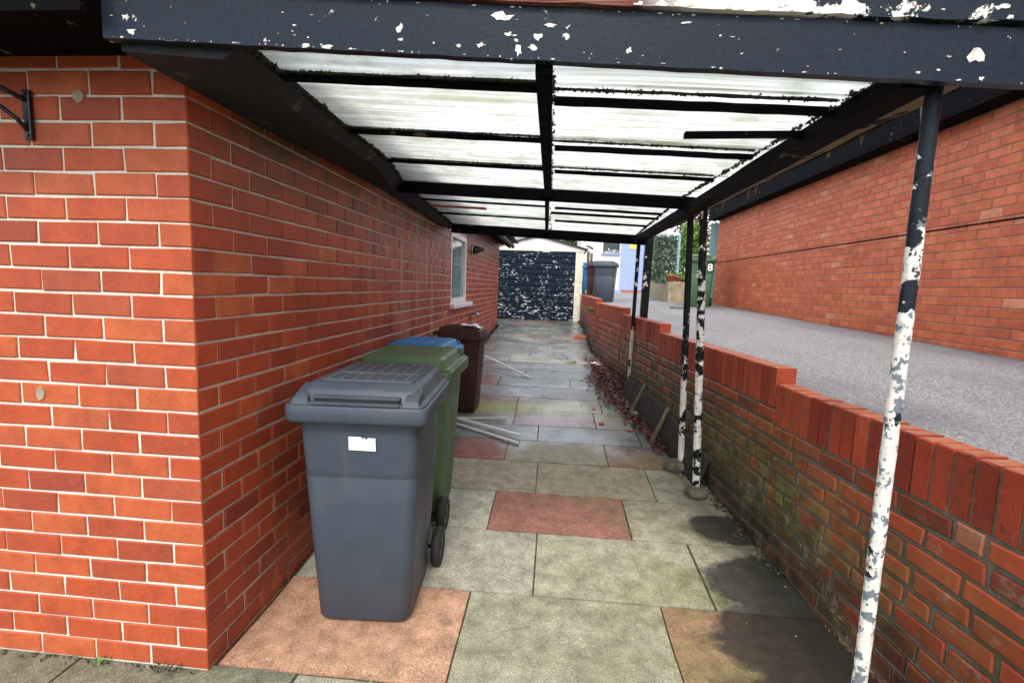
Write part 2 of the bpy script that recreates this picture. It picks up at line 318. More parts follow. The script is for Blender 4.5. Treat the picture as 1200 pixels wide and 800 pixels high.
# ------------------------------------------------------------------ mesh helpers
class MB:
    def __init__(s): s.v = []; s.f = []; s.mi = []; s.sm = []
    def add(s, vs, fs, mi=0, smooth=False):
        o = len(s.v); s.v += [tuple(p) for p in vs]
        for f in fs: s.f.append([i+o for i in f]); s.mi.append(mi); s.sm.append(smooth)
        return s
    def box(s, a, b, mi=0, ch=0.):
        x0, y0, z0 = a; x1, y1, z1 = b
        if ch <= 0:
            vs = [(x0,y0,z0),(x1,y0,z0),(x1,y1,z0),(x0,y1,z0),(x0,y0,z1),(x1,y0,z1),(x1,y1,z1),(x0,y1,z1)]
            return s.hexa(vs, mi)
        bm = bmesh.new(); bmesh.ops.create_cube(bm, size=1)
        bmesh.ops.scale(bm, vec=(x1-x0, y1-y0, z1-z0), verts=bm.verts); bmesh.ops.translate(bm, vec=((x0+x1)/2, (y0+y1)/2, (z0+z1)/2), verts=bm.verts)
        bmesh.ops.bevel(bm, geom=bm.edges[:], offset=ch, segments=2, affect='EDGES', profile=.6)
        bm.verts.index_update(); s.add([v.co[:] for v in bm.verts], [[v.index for v in f.verts] for f in bm.faces], mi); bm.free(); return s
    def hexa(s, vs, mi=0):
        return s.add(vs, [(0,3,2,1),(4,5,6,7),(0,1,5,4),(1,2,6,5),(2,3,7,6),(3,0,4,7)], mi)
    def beam(s, p, q, w, h, mi=0, side=None, n=1, wob=0):
        """bar from p to q; w across, h vertical, p/q on the centre line"""
        p = Vector(p); q = Vector(q); d = (q-p).normalized()
        sd_ = side if side else d.cross(Vector((0, 0, 1)))
        if sd_.length < 1e-3: sd_ = Vector((1, 0, 0))
        sd_ = sd_.normalized(); u = sd_.cross(d).normalized(); vs = []; fs = []
        for i in range(n+1):
            c = p.lerp(q, i/n); j = wob if 0 < i < n else wob*.5
            for a, b in ((-1, -1), (1, -1), (1, 1), (-1, 1)):
                vs.append(c + sd_*(a*w/2+R.uniform(-j, j)) + u*(b*h/2+R.uniform(-j, j)))
        for i in range(n):
            o = i*4
            for k in range(4): fs.append((o+k, o+(k+1) % 4, o+4+(k+1) % 4, o+4+k))
        fs += [(3, 2, 1, 0), (n*4, n*4+1, n*4+2, n*4+3)]
        return s.add(vs, fs, mi)
    def tube(s, pts, r, n=12, mi=0, cap=True, jit=0):
        pts = [Vector(p) for p in pts]; rs = r if isinstance(r, (list, tuple)) else [r]*len(pts)
        vs = []; fs = []
        for i, p in enumerate(pts):
            d = (pts[min(i+1, len(pts)-1)]-pts[max(i-1, 0)]).normalized()
            a = d.cross(Vector((0, 0, 1)));
            if a.length < .05: a = d.cross(Vector((1, 0, 0)))
            a.normalize(); b = d.cross(a)
            for k in range(n):
                th = 2*pi*k/n; vs.append(p+(a*cos(th)+b*sin(th))*(rs[i]+R.uniform(-jit, jit)))
        for i in range(len(pts)-1):
            for k in range(n): fs.append((i*n+k, i*n+(k+1) % n, (i+1)*n+(k+1) % n, (i+1)*n+k))
        s.add(vs, fs, mi, True)
        if cap:
            o = len(s.v)-len(vs); s.f.append([o+k for k in range(n)][::-1]); s.f.append([o+(len(pts)-1)*n+k for k in range(n)]); s.mi += [mi, mi]; s.sm += [False, False]
        return s
    def loft(s, rings, mi=0, smooth=True, caps=(True, True)):
        n = len(rings[0]); o = len(s.v)
        for r in rings: s.v += [tuple(p) for p in r]
        for i in range(len(rings)-1):
            for k in range(n): s.f.append([o+i*n+k, o+i*n+(k+1) % n, o+(i+1)*n+(k+1) % n, o+(i+1)*n+k]); s.mi.append(mi); s.sm.append(smooth)
        if caps[0]: s.f.append([o+k for k in range(n)][::-1]); s.mi.append(mi); s.sm.append(False)
        if caps[1]: s.f.append([o+(len(rings)-1)*n+k for k in range(n)]); s.mi.append(mi); s.sm.append(False)
        return s
    def build(s, name, mats, parent=None, world=True, label=None):
        me = bpy.data.meshes.new(name); me.from_pydata(s.v, [], s.f)
        for m in (mats if isinstance(mats, (list, tuple)) else [mats]): me.materials.append(M[m] if isinstance(m, str) else m)
        me.polygons.foreach_set('material_index', s.mi); me.polygons.foreach_set('use_smooth', s.sm); me.update()
        o = bpy.data.objects.new(name, me); C.objects.link(o)
        if parent:
            o.parent = parent
            if world:
                root = Vector((0, 0, 0)); p = parent
                while p: root += p.location; p = p.parent
                o.location = -root
        if label: o['label'] = label
        return o

def tag(o, label=None, cat=None, group=None, kind=None):
    if label: o['label'] = label
    if cat: o['category'] = cat
    if group: o['group'] = group
    if kind: o['kind'] = kind
    return o
def thing(name, label, cat, loc=(0, 0, 0), rz=0, group=None):
    o = bpy.data.objects.new(name, None); C.objects.link(o); o.location = loc; o.rotation_euler = (0, 0, rz)
    o.empty_display_size = .1; return tag(o, label, cat, group)
def copy_tree(o, parent=None):
    c = o.copy(); C.objects.link(c); c.parent = parent
    for ch in [x for x in bpy.data.objects if x.parent == o]: copy_tree(ch, c)
    return c

def rrect(hw, y0, y1, r, z, n=5):
    """rounded rectangle ring, counter-clockwise"""
    pts = []
    for cx, cy, a0 in ((hw-r, y0+r, -90), (hw-r, y1-r, 0), (-hw+r, y1-r, 90), (-hw+r, y0+r, 180)):
        for i in range(n+1):
            a = radians(a0+90*i/n); pts.append((cx+r*cos(a), cy+r*sin(a), z))
    return pts

def leaves(mb, n, fn, size, mi=0, flat=.0):
    for _ in range(n):
        p, s_ = Vector(fn()), size*R.uniform(.5, 1.2)
        nrm = Vector((R.gauss(0, 1), R.gauss(0, 1), R.gauss(0, 1)+flat*3)).normalized()
        a = nrm.orthogonal().normalized(); a.rotate(Matrix.Rotation(R.uniform(0, 6.3), 3, nrm)); b = nrm.cross(a)
        mb.add([p-a*s_, p+b*s_*.55+nrm*s_*.15, p+a*s_, p-b*s_*.55+nrm*s_*.15], [(0, 1, 2, 3)], mi)

# ------------------------------------------------------------------ brick walls
CO, BL = .083, .2271
def brick(mb, O, U, N, x0, x1, z0, z1, p=.006, ch=.0035, mi=0, jit=.0012):
    if x1-x0 < .018 or z1-z0 < .012: return
    j = lambda: R.uniform(-jit, jit)
    q = [(x0+j(), z0+j()), (x1+j(), z0+j()), (x1+j(), z1+j()), (x0+j(), z1+j())]
    if R.random() < .09 and x1-x0 > .05:             # knocked corner
        k = R.randrange(4); a_, b_ = q[k]; d_ = R.uniform(.002, .006); q[k] = (a_+(d_ if a_ < (x0+x1)/2 else -d_), b_+(d_*.6 if b_ < (z0+z1)/2 else -d_*.6))
    cx, cz = (x0+x1)/2, (z0+z1)/2; dp = p+R.uniform(-.0012, .0012)
    def P(x, z, d): return O+U*x+Vector((0, 0, z))+N*d
    def ins(x, z, k): return (x+(k if x < cx else -k), z+(k if z < cz else -k))
    A = [P(x, z, -.004) for x, z in q]; B = [P(x, z, dp-ch*.8) for x, z in q]; D = [P(*ins(x, z, ch), dp) for x, z in q]
    fs = [(8, 9, 10, 11)]
    for k in range(4): l = (k+1) % 4; fs += [(k, l, 4+l, 4+k), (4+k, 4+l, 8+l, 8+k)]
    if U.cross(Vector((0, 0, 1))).dot(N) < 0: fs = [f[::-1] for f in fs]
    mb.add(A+B+D, fs, mi)
def courses(mb, O, U, N, length, z0, nrow, zb=lambda x: -9, full_at0=0, holes=(), joint=.011, ztop=None, mi=0, ext=0., c=CO, L=BL, jit=.0012, p=.006, rnd=0, ch=.0035):
    """rows of bricks; row r starts with a full brick at x=0 when r%2==full_at0"""
    O = Vector(O)
    for r in range(nrow):
        a, b = z0+r*c+joint/2, z0+(r+1)*c-joint/2
        if ztop and b > ztop: b = ztop
        x = 0 if r % 2 == full_at0 else -L/2
        if rnd: x = -R.random()*L
        while x < length:
            l = L*(.5 if rnd and R.random() < rnd else 1)
            s, e = max(x, 0)+(joint/2 if x > .001 else -ext), min(x+l, length)-joint/2
            if b > zb((s+e)/2):
                segs = [(s, e)]
                for hx0, hx1, hz0, hz1 in holes:
                    if b > hz0+.02 and a < hz1-.02:
                        segs = [g for s1, e1 in segs for g in ((s1, min(e1, hx0)), (max(s1, hx1), e1)) if g[1]-g[0] > .03]
                for s1, e1 in segs: brick(mb, O, U, N, s1, e1, a, b, p, ch=ch, mi=mi, jit=jit)
            x += l

def gz(y):                                        # path level
    return 0 if y < .4 else min(.6, .0674*(y-.4))
def gy(x, y): return .93+.022*y+.025*(x-2.5)       # driveway level

# ================================================================== SETTING
g = MB(); g.add([(-300, -300, -.08), (300, -300, -.08), (300, 600, -.08), (-300, 600, -.08)], [(0, 1, 2, 3)])
tag(g.build('ground', 'terrain'), kind='structure')

# path: bedding strip following the slope and the stone flags on it
bed = MB(); ys = [-6, .4, 9.3, 13]
for a, b in zip(ys, ys[1:]):
    bed.add([(-7, a, gz(a)-.012), (3.2, a, gz(a)-.012), (3.2, b, gz(b)-.012), (-7, b, gz(b)-.012)], [(0, 1, 2, 3)])
tag(bed.build('path_bed', 'dirt'), kind='structure')
GG, GB, TN, PK, PR, BR, DR, BG, DG = (.31,.29,.22), (.34,.33,.285), (.34,.285,.21), (.43,.25,.165), (.28,.115,.09), (.26,.15,.09), (.27,.10,.075), (.26,.27,.27), (.15,.15,.11)
rows = [(-3.0, -2.4, [-6.3, 4], [DG]), (-2.4, -1.8, [-6.3, 4], [DG]), (-1.8, -1.2, [-6.3, 4], [DG]), (-1.2, -.58, [-6.3, 4], [DG]),
    (-.58, .03, [-6.4, -5.5, -4.6, -3.7, -2.8, -1.9, -1.0, -.52, .34, 1.25, 2.15, 3.0], [DG, DG, DG, DG, DG, DG, DG, DG, GG, GG, GG]),
    (.03, .60, [.012, .91, 1.81, 2.72], [PK, GG, BR]),
    (.60, 1.14, [.012, .30, 1.21, 2.07, 2.98], [GB, GB, GG, GG]),
    (1.14, 1.62, [.012, .91, 1.76, 2.66], [GB, PR, GG]),
    (1.62, 2.13, [.012, .27, 1.18, 2.0, 2.9], [TN, TN, TN, GG]),
    (2.13, 2.57, [.012, .91, 1.73, 2.6], [DR, TN, BR]),
    (2.57, 2.96, [.012, .25, 1.16, 2.06, 2.9], [BG, BG, BG, BG]),
    (2.96, 3.42, [.012, .91, 1.70, 2.6], [GB, PR, TN])]
y = 3.42; k = 0; pal = [BG, BG, TN, BG, GB, PR, BG, DR, GB, BG]
while y < 11.4:
    s0 = .012; js = [s0]; x = [.9, .27, .6][k % 3]
    while x < 2.6: js.append(x); x += .9
    js.append(2.7); rows.append((y, y+.45, js, [R.choice(pal) for _ in js[1:]])); y += .45; k += 1
pm = MB(); tint = []
for a, b, js, cs in rows:
    if a < -.6:                                   # plain grid in front of the house
        js = [js[0]+.9*i+(.45 if int(a*10) % 2 else 0) for i in range(11)]; cs = [DG]*10
    for (x0, x1), cc in zip(zip(js, js[1:]), cs):
        if x1 < .05 and a > 0: continue
        g_ = .004+R.uniform(0, .003); dz = [R.uniform(-.0025, .0025) for _ in range(4)]; base = R.uniform(-.002, .002)
        nx, ny = 5, 4; vs = []; fs = []
        X0, X1, Y0, Y1 = x0+g_, x1-g_, a+g_, b-g_
        jx = [R.uniform(-.003, .003) for _ in range(4)]
        def top(i, j):
            u, v = i/nx, j/ny
            z = (dz[0]*(1-u)+dz[1]*u)*(1-v)+(dz[3]*(1-u)+dz[2]*u)*v+base
            X, Y = X0+(X1-X0)*u, Y0+(Y1-Y0)*v
            if i == 0: X += jx[0]+R.uniform(-.0015, .0015)
            if i == nx: X += jx[1]+R.uniform(-.0015, .0015)
            if j == 0: Y += R.uniform(-.002, .002)
            if j == ny: Y += R.uniform(-.002, .002)
            drop = .003 if i in (0, nx) or j in (0, ny) else 0
            return (X, Y, gz(Y)+z-drop)
        for j in range(ny+1):
            for i in range(nx+1): vs.append(top(i, j))
        for j in range(ny):
            for i in range(nx): fs.append((j*(nx+1)+i, j*(nx+1)+i+1, (j+1)*(nx+1)+i+1, (j+1)*(nx+1)+i))
        rim = [i for i in range(nx+1)]+[j*(nx+1)+nx for j in range(1, ny+1)]+[ny*(nx+1)+i for i in range(nx-1, -1, -1)]+[j*(nx+1) for j in range(ny-1, 0, -1)]
        o = len(vs)
        for i in rim: vs.append((vs[i][0], vs[i][1], vs[i][2]-.03))
        for q in range(len(rim)): q2 = (q+1) % len(rim); fs.append((rim[q2], rim[q], o+q, o+q2))
        v_ = R.uniform(.9, 1.12); pm.add(vs, fs); tint += [tuple(min(1, ch*v_*R.uniform(.97, 1.03)) for ch in cc)+(1,)]*len(vs)
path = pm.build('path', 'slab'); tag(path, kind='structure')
ca = path.data.color_attributes.new('tint', 'FLOAT_COLOR', 'POINT')
for i, c in enumerate(tint): ca.data[i].color = c

# neighbour's driveway: a raised slab surface behind the low wall
def wx(y): return 2.6-.1*y if y < 6.6 else 1.94
dv = MB(); yy = [-4+.5*i for i in range(48)]; vs = []; fs = []
for y in yy:
    xs = [wx(y)+.105, 3.0, 3.8, 4.88] if y < 10.2 else [wx(y)+.105, 3.0, 3.8, 9]
    for x in xs: vs.append((x, y, gy(x, y)))
for i in range(len(yy)-1):
    for j in range(3): fs.append((i*4+j, i*4+j+1, i*4+5+j, i*4+4+j))
dv.add(vs, fs); n_ = len(vs); dv.add([(v[0], v[1], -.07) for v in vs[:4]]+list(vs[:4]), [(0, 1, 5, 4), (1, 2, 6, 5), (2, 3, 7, 6)])
tag(dv.build('driveway', 'gravel'), kind='structure')

# ================================================================== HOUSE (left)
house = thing('brick_house', 'red brick house with pale mortar joints, its long side wall running under the carport', 'house', (-3, 4.6, 0))
WIN = (4.27, 5.30, 1.235, 2.12)
hw = MB()
courses(hw, (0, 0, 0), Vector((-1, 0, 0)), Vector((0, -1, 0)), 6, 0-CO*1, 30, full_at0=1, mi=0, ext=.006, jit=.0022, joint=.009)
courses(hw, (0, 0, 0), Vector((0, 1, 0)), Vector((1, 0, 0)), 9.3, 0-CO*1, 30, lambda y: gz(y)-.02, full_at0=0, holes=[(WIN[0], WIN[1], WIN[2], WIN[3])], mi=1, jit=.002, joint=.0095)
hw.box((-6, .0, -.1), (-.12, .12, 2.42), 2)
for a, b, c, d in ((0, WIN[0], -.1, 2.42), (WIN[1], 9.3, -.1, 2.42), (WIN[0], WIN[1], -.1, WIN[2]), (WIN[0], WIN[1], WIN[3], 2.42)):
    hw.box((-.12, a, c), (0, b, d), 3)
hw.box((-.1195, -.0003, -.1), (-.001, .03, 2.42), 2)
hw.box((-6, 9.18, -.1), (-.125, 9.3, 2.42), 3)
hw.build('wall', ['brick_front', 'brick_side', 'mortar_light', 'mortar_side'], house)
rf = MB()
rf.add([(-6.2, -.42, 2.42), (.42, -.42, 2.42), (.42, 9.6, 2.42), (-6.2, 9.6, 2.42), (-3, 3, 4.2), (-3, 6.4, 4.2)], [(0, 1, 4), (1, 2, 5, 4), (2, 3, 5), (3, 0, 4, 5)])
rf.build('roof', 'slate_roof', house)
ev = MB()
ev.box((-6.1, -.34, 2.168), (-.02, -.315, 2.425)); ev.box((-6.1, -.314, 2.20), (-.02, -.008, 2.22))
ev.build('eaves', 'black_timber', house); ev = MB()
ev.box((.010, 3.95, 2.385), (.20, 9.5, 2.40)); ev.box((.202, 3.95, 2.30), (.225, 9.5, 2.418))
ev.build('eaves', 'black_timber', house)
gt = MB(); gt.tube([(-6.1, -.40, 2.36), (-.1, -.40, 2.36)], .045, 10); gt.build('gutter', 'black_plastic', house)
gt = MB(); gt.tube([(.275, 3.95, 2.35), (.275, 9.55, 2.35)], .045, 10); gt.build('gutter', 'black_plastic', house)
wf = MB(); y0, y1, z0, z1 = WIN
for a, b, c, d in ((y0, y0+.06, z0, z1), (y1-.06, y1, z0, z1), (y0+.06, y1-.06, z0, z0+.07), (y0+.06, y1-.06, z1-.07, z1)):
    wf.box((-.06, a+.001, c+.001), (.004, b-.001, d-.001), ch=.004)
win = wf.build('window', 'white_trim', house)
pn = MB(); pn.box((-.045, y0+.061, z0+.071), (-.030, y1-.061, z1-.071)); pn.build('pane', 'glass', win)
sl = MB(); sl.box((-.02, y0-.05, z0-.055), (.065, y1+.25, z0-.002), ch=.006); sl.build('sill', 'white_trim', win)
for (x, z) in ((-.60, 1.04), (-.375, 2.075)):
    pl = MB(); pts = [(x+.022*cos(2*pi*i/7)*R.uniform(.7, 1.1), z+.026*sin(2*pi*i/7)*R.uniform(.7, 1.1)) for i in range(7)]
    pl.add([(a, -.004, b) for a, b in pts]+[(a, -.0105, b) for a, b in pts], [(7, 8, 9, 10, 11, 12, 13)[::-1]]+[(i, (i+1) % 7, 7+(i+1) % 7, 7+i) for i in range(7)])
    pl.build('mortar_plug', 'stone', house)

# ================================================================== LOW WALL (right)
lw = thing('garden_wall', 'low red brick retaining wall stepping up beside the path, mossy at its foot', 'wall', (2.3, 3, 0))
segs = [(-2.6, 1.14, 1.0), (1.14, 3.2, 1.088), (3.2, 4.75, 1.17), (4.75, 6.6, 1.253), (6.6, 11.45, 1.315)]
lb = MB(); cp = MB(); SOL = .222
for y0, y1, zt in segs:
    p0 = Vector((wx(y0), y0, 0)); p1 = Vector((wx(y1), y1, 0)); U = (p1-p0).normalized(); N = Vector((-U.y, U.x, 0))
    if N.x > 0: N = -N
    ln = (p1-p0).length; zs = zt-SOL
    nrow = int(zs/CO)+2
    courses(lb, p0, U, N, ln, zs-nrow*CO, nrow, lambda x: gz(y0+x)-.05, rnd=.12, joint=.017, jit=.0045, p=.010, L=.2271, mi=0, ch=.006)
    # mortar core
    Tk = .098; q = [p0+N*0, p1+N*0, p1-N*Tk, p0-N*Tk]
    lb.hexa([(v.x, v.y, -.1) for v in q]+[(v.x, v.y, zs+.003) for v in q], 1)
    q = [p0+U*.02, p1+N*0, p1-N*Tk, p0+U*.02-N*Tk]; lb.hexa([(v.x, v.y, zs+.0035) for v in q]+[(v.x, v.y, zt-.012) for v in q], 1)
    n = int(ln/.0757)
    for i in range(n):
        a = ln*i/n+.0065; b = ln*(i+1)/n-.0065; t0 = zt+R.uniform(-.003, .003); pr = .006+R.uniform(-.002, .002)
        c4_ = [p0+U*a+N*pr, p0+U*b+N*pr, p0+U*b-N*(Tk+.004), p0+U*a-N*(Tk+.004)]
        j = lambda: Vector((R.uniform(-.0015, .0015), R.uniform(-.0015, .0015), R.uniform(-.0015, .0015)))
        lo = [Vector((v.x, v.y, zs+.006))+j() for v in c4_]; mid_ = [Vector((v.x, v.y, t0-.005))+j() for v in c4_]
        cc = sum((v for v in c4_), Vector())/4; hi = [Vector((v.x+(cc.x-v.x)*.07, v.y+(cc.y-v.y)*.07, t0)) for v in c4_]
        cp.add(lo+mid_+hi, [(8, 9, 10, 11), (3, 2, 1, 0)]+[(k, (k+1) % 4, 4+(k+1) % 4, 4+k) for k in range(4)]+[(4+k, 4+(k+1) % 4, 8+(k+1) % 4, 8+k) for k in range(4)])
lb.build('wall', ['brick_low', 'mortar_low'], lw)
cp.build('coping', 'coping', lw)

# ================================================================== NEIGHBOUR HOUSE (right)
nh = thing('neighbour_house', 'large pinkish red brick side wall of the next house, black board under its eaves', 'house', (7, 3, 1))
NX, NY0, NY1, NT_ = 4.9, -3.5, 10.15, 3.085
nb = MB()
VENT = [(11.65-2, 1.80), (7.2, 1.80), (5.1, 1.82)]
courses(nb, (NX, NY0, 0), Vector((0, 1, 0)), Vector((-1, 0, 0)), NY1-NY0, .85, 27, lambda x: gy(NX, NY0+x)-.03, full_at0=0, joint=.009, mi=0, jit=.002, p=.005,
        holes=[(8.35, 8.57, 1.846, 2.01), (5.3, 5.52, 1.846, 2.01), (10.9, 11.12, 1.846, 2.01)])
nb.box((NX, NY0, .8), (NX+5, NY1, NT_+.02), 1)
nb.build('wall', ['brick_far', 'mortar_far'], nh)
dp = MB(); dp.box((NX-.010, NY0, 2.142), (NX-.001, NY1-.01, 2.156)); dp.build('damp_course', 'black_timber', nh)
for a in (8.35, 5.3, 10.9):
    vb = MB(); yv = NY0+a
    vb.box((NX-.004, yv+.004, 1.85), (NX-.001, yv+.216, 2.006))
    for i in range(4):
        for j in range(3): vb.box((NX-.012, yv+.012+i*.052, 1.858+j*.05), (NX-.0045, yv+.05+i*.052, 1.895+j*.05))
    vb.build('air_brick', 'terracotta', nh)
ff = MB(); ff.box((NX-.22, NY0, NT_+.012), (NX-.195, NY1+.05, NT_+.50)); ff.box((NX-.194, NY0, NT_+.0125), (NX-.004, NY1+.05, NT_+.03)); ff.box((NX-.194, NY1+.02, NT_+.031), (NX+4, NY1+.049, NT_+.50))
ff.build('fascia_board', 'black_timber', nh)
rr = MB(); rr.add([(NX-.26, NY0-.2, NT_+.52), (NX+5.2, NY0-.2, NT_+.52), (NX+5.2, NY1+.1, NT_+.52), (NX-.26, NY1+.1, NT_+.52), (NX+2.5, 0, 5.2), (NX+2.5, 7, 5.2)], [(0, 1, 4), (1, 2, 5, 4), (2, 3, 5), (3, 0, 4, 5), (3, 2, 1, 0)])
rr.build('roof', 'slate_roof', nh)

# ================================================================== CARPORT
cpt = thing('carport', 'lean-to carport of black flaking timber with grimy translucent corrugated roof sheets on thin posts', 'carport', (1.1, 1.8, 0))
def zr(x, y):                                      # underside of the roof sheets
    if y < 1.95: z = 2.150+(2.212-2.150)*(y+.25)/2.2
    else: z = 2.212-(2.212-2.150)*(y-1.95)/1.9
    return z-.038*x
# long ledger / gutter along the house wall
lg = MB(); L_ = [(-.25, .36), (.0, .345), (.6, .30), (1.2, .27), (1.95, .12), (3.9, .10)]
vs = []; fs = []
for y, x1 in L_:
    zt = zr(0, y)-.004; zb = 2.105 if y < 1 else 2.105+(.02 if y < 3 else .01)
    vs += [(.009, y, zb), (x1-.05, y, zt-.065), (x1, y, zt-.03), (x1, y, zt), (.009, y, zt)]
for i in range(len(L_)-1):
    for k in range(5): fs.append((i*5+k, i*5+(k+1) % 5, i*5+5+(k+1) % 5, i*5+5+k))
fs += [(4, 3, 2, 1, 0), tuple(range(25, 30))]
lg.add(vs, fs); lg.build('ledger_beam', 'ledger', cpt)
# front fascia: lower and upper boards, butted, a hair apart
CH_L = [(0.059, 2.177, 0.024, 0.018), (0.074, 2.14, 0.03, 0.02), (0.186, 2.106, 0.025, 0.009), (0.255, 2.105, 0.02, 0.008), (0.824, 2.141, 0.023, 0.025), (0.824, 2.114, 0.021, 0.008), (1.034, 2.098, 0.017, 0.014), (0.978, 2.097, 0.016, 0.009), (1.214, 2.144, 0.034, 0.012), (1.135, 2.085, 0.022, 0.029), (1.182, 2.116, 0.035, 0.019), (1.17, 2.091, 0.026, 0.016), (1.108, 2.125, 0.02, 0.011), (1.128, 2.108, 0.013, 0.01), (1.254, 2.119, 0.019, 0.022), (1.414, 2.082, 0.016, 0.021), (1.091, 2.164, 0.074, 0.029), (2.232, 2.069, 0.042, 0.05), (0.569, 2.099, 0.029, 0.013), (0.628, 2.095, 0.037, 0.015), (1.549, 2.147, 0.033, 0.006), (1.644, 2.016, 0.01, 0.008), (2.248, 2.015, 0.016, 0.011), (0.735, 2.064, 0.014, 0.006), (1.239, 2.054, 0.013, 0.008), (0.913, 2.105, 0.009, 0.006), (2.15, 2.035, 0.01, 0.008)]
CH_U = [(1.428, 2.18, 0.029, 0.024), (1.486, 2.183, 0.041, 0.027), (1.533, 2.183, 0.053, 0.028), (1.647, 2.169, 0.018, 0.027), (1.674, 2.161, 0.014, 0.013), (1.723, 2.169, 0.048, 0.031), (1.773, 2.181, 0.028, 0.023), (2.261, 2.168, 0.033, 0.015), (2.24, 2.131, 0.037, 0.008), (1.957, 2.12, 0.016, 0.006), (1.856, 2.154, 0.01, 0.008), (2.284, 2.145, 0.019, 0.011)]
def fboard(name, x0, x1, lo0, hi0, ya, yb, mat, n=60, wob=.0012, slope=-.053, chips=(), rnd=0):
    b = MB(); vs = []; fs = []
    for i in range(n+1):
        x = x0+(x1-x0)*i/n; w1, w2 = R.uniform(-wob, wob), R.uniform(-wob, wob)
        vs += [(x, ya, lo0+slope*x+w1), (x, yb, lo0+slope*x+w1), (x, yb, hi0+slope*x+w2), (x, ya, hi0+slope*x+w2)]
    for i in range(n):
        for k in range(4): fs.append((i*4+k, i*4+4+k, i*4+4+(k+1) % 4, i*4+(k+1) % 4))
    fs += [(0, 1, 2, 3), (n*4+3, n*4+2, n*4+1, n*4)]
    b.add(vs, fs)
    # places where the paint has come away: ragged shallow patches standing a hair proud as curled flakes
    cl_ = list(chips)
    for _ in range(rnd):
        x = R.uniform(x0, x1); e = R.choice([lo0+.004, hi0-.004, R.uniform(lo0, hi0)]); cl_.append((x, e+slope*x, R.choice([.003, .005, .009, .014]), R.choice([.002, .003, .005])))
    for cx, cz, w_, h_ in cl_:
        k = 11 if w_ > .01 else 6; ph = R.uniform(0, 6.3)
        rr_ = [R.uniform(.35, 1.15) for _ in range(k)]
        pts = [(cx+.5*w_*rr_[i]*cos(2*pi*i/k+ph), cz+.5*h_*rr_[i]*sin(2*pi*i/k+ph)) for i in range(k)]
        pts = [(px, min(max(pz, lo0+slope*px+.0005), hi0+slope*px-.0005)) for px, pz in pts]
        b.add([(px, ya-.0016+R.uniform(-.0004, .0004), pz) for px, pz in pts]+[(px, ya+.001, pz) for px, pz in pts], [tuple(range(k))]+[(i, k+i, k+(i+1) % k, (i+1) % k) for i in range(k)], 1)
    return b.build(name, [mat, 'old_white'], cpt)
fboard('front_fascia', -.012, 3.1, 2.124, 2.252, -.285, -.258, 'fascia', chips=CH_L, rnd=150)
fboard('upper_fascia', -.012, 3.1, 2.257, 2.40, -.300, -.262, 'fascia_worn', wob=.003, chips=CH_U, rnd=60)
fboard('weatherboard_trim', -.01, 3.1, 2.401, 2.43, -.31, -.25, 'raw_board', wob=.004, rnd=0)
# cross beams
b = MB(); b.beam((.10, 1.95, zr(.1, 1.95)-.043), (2.19, 1.95, zr(2.19, 1.95)-.043), .05, .078, n=8, wob=.001); b.build('cross_beam', 'black_timber', cpt)
b = MB(); b.beam((.09, 3.86, zr(.1, 3.86)-.053), (2.22, 3.86, zr(2.2, 3.86)-.055), .05, .098, n=8, wob=.001); b.build('cross_beam', 'black_timber', cpt)
# centre beam in two lengths
b = MB(); b.beam((1.20, -.255, zr(1.2, -.25)-.034), (1.178, 1.92, zr(1.18, 1.92)-.034), .045, .062, n=8, wob=.0015); b.build('centre_beam', 'black_timber', cpt)
b = MB(); b.beam((1.172, 1.98, zr(1.17, 1.98)-.03), (1.14, 3.83, zr(1.14, 3.83)-.03), .035, .05, n=6, wob=.001); b.build('centre_beam', 'black_timber', cpt)
# purlins, left and right of the centre
for y, xl, hh, mt in ((-.01, .35, .026, 'black_timber'), (.61, .30, .024, 'black_timber'), (1.21, .27, .020, 'black_timber'), (2.52, .12, .022, 'black_timber'), (3.15, .12, .022, 'black_timber')):
    b = MB(); b.beam((xl-.02, y, zr(xl, y)-.012), (1.172, y+.01, zr(1.17, y)-.012), .034, hh*.62, n=12, wob=.0012); b.build('purlin', mt, cpt)
    dy = .09 if y < 1 else .03
    b = MB(); b.beam((1.225, y+.01+dy, zr(1.2, y)-.016), (2.09, y+dy, zr(2.09, y)-.016), .03, hh*.8, n=12, wob=.0012); b.build('purlin', mt, cpt)
b = MB(); b.beam((1.70, .30, 2.052), (2.10, .27, 2.048), .035, .018, n=3, wob=.001); b.build('broken_batten', 'black_timber', cpt, label='short broken batten sticking in from the right edge beam')
b = MB(); b.beam((1.19, 2.75, zr(1.2, 2.75)-.02), (2.1, 2.72, zr(2.1, 2.72)-.024), .02, .02, n=3); b.build('purlin', 'black_timber', cpt)
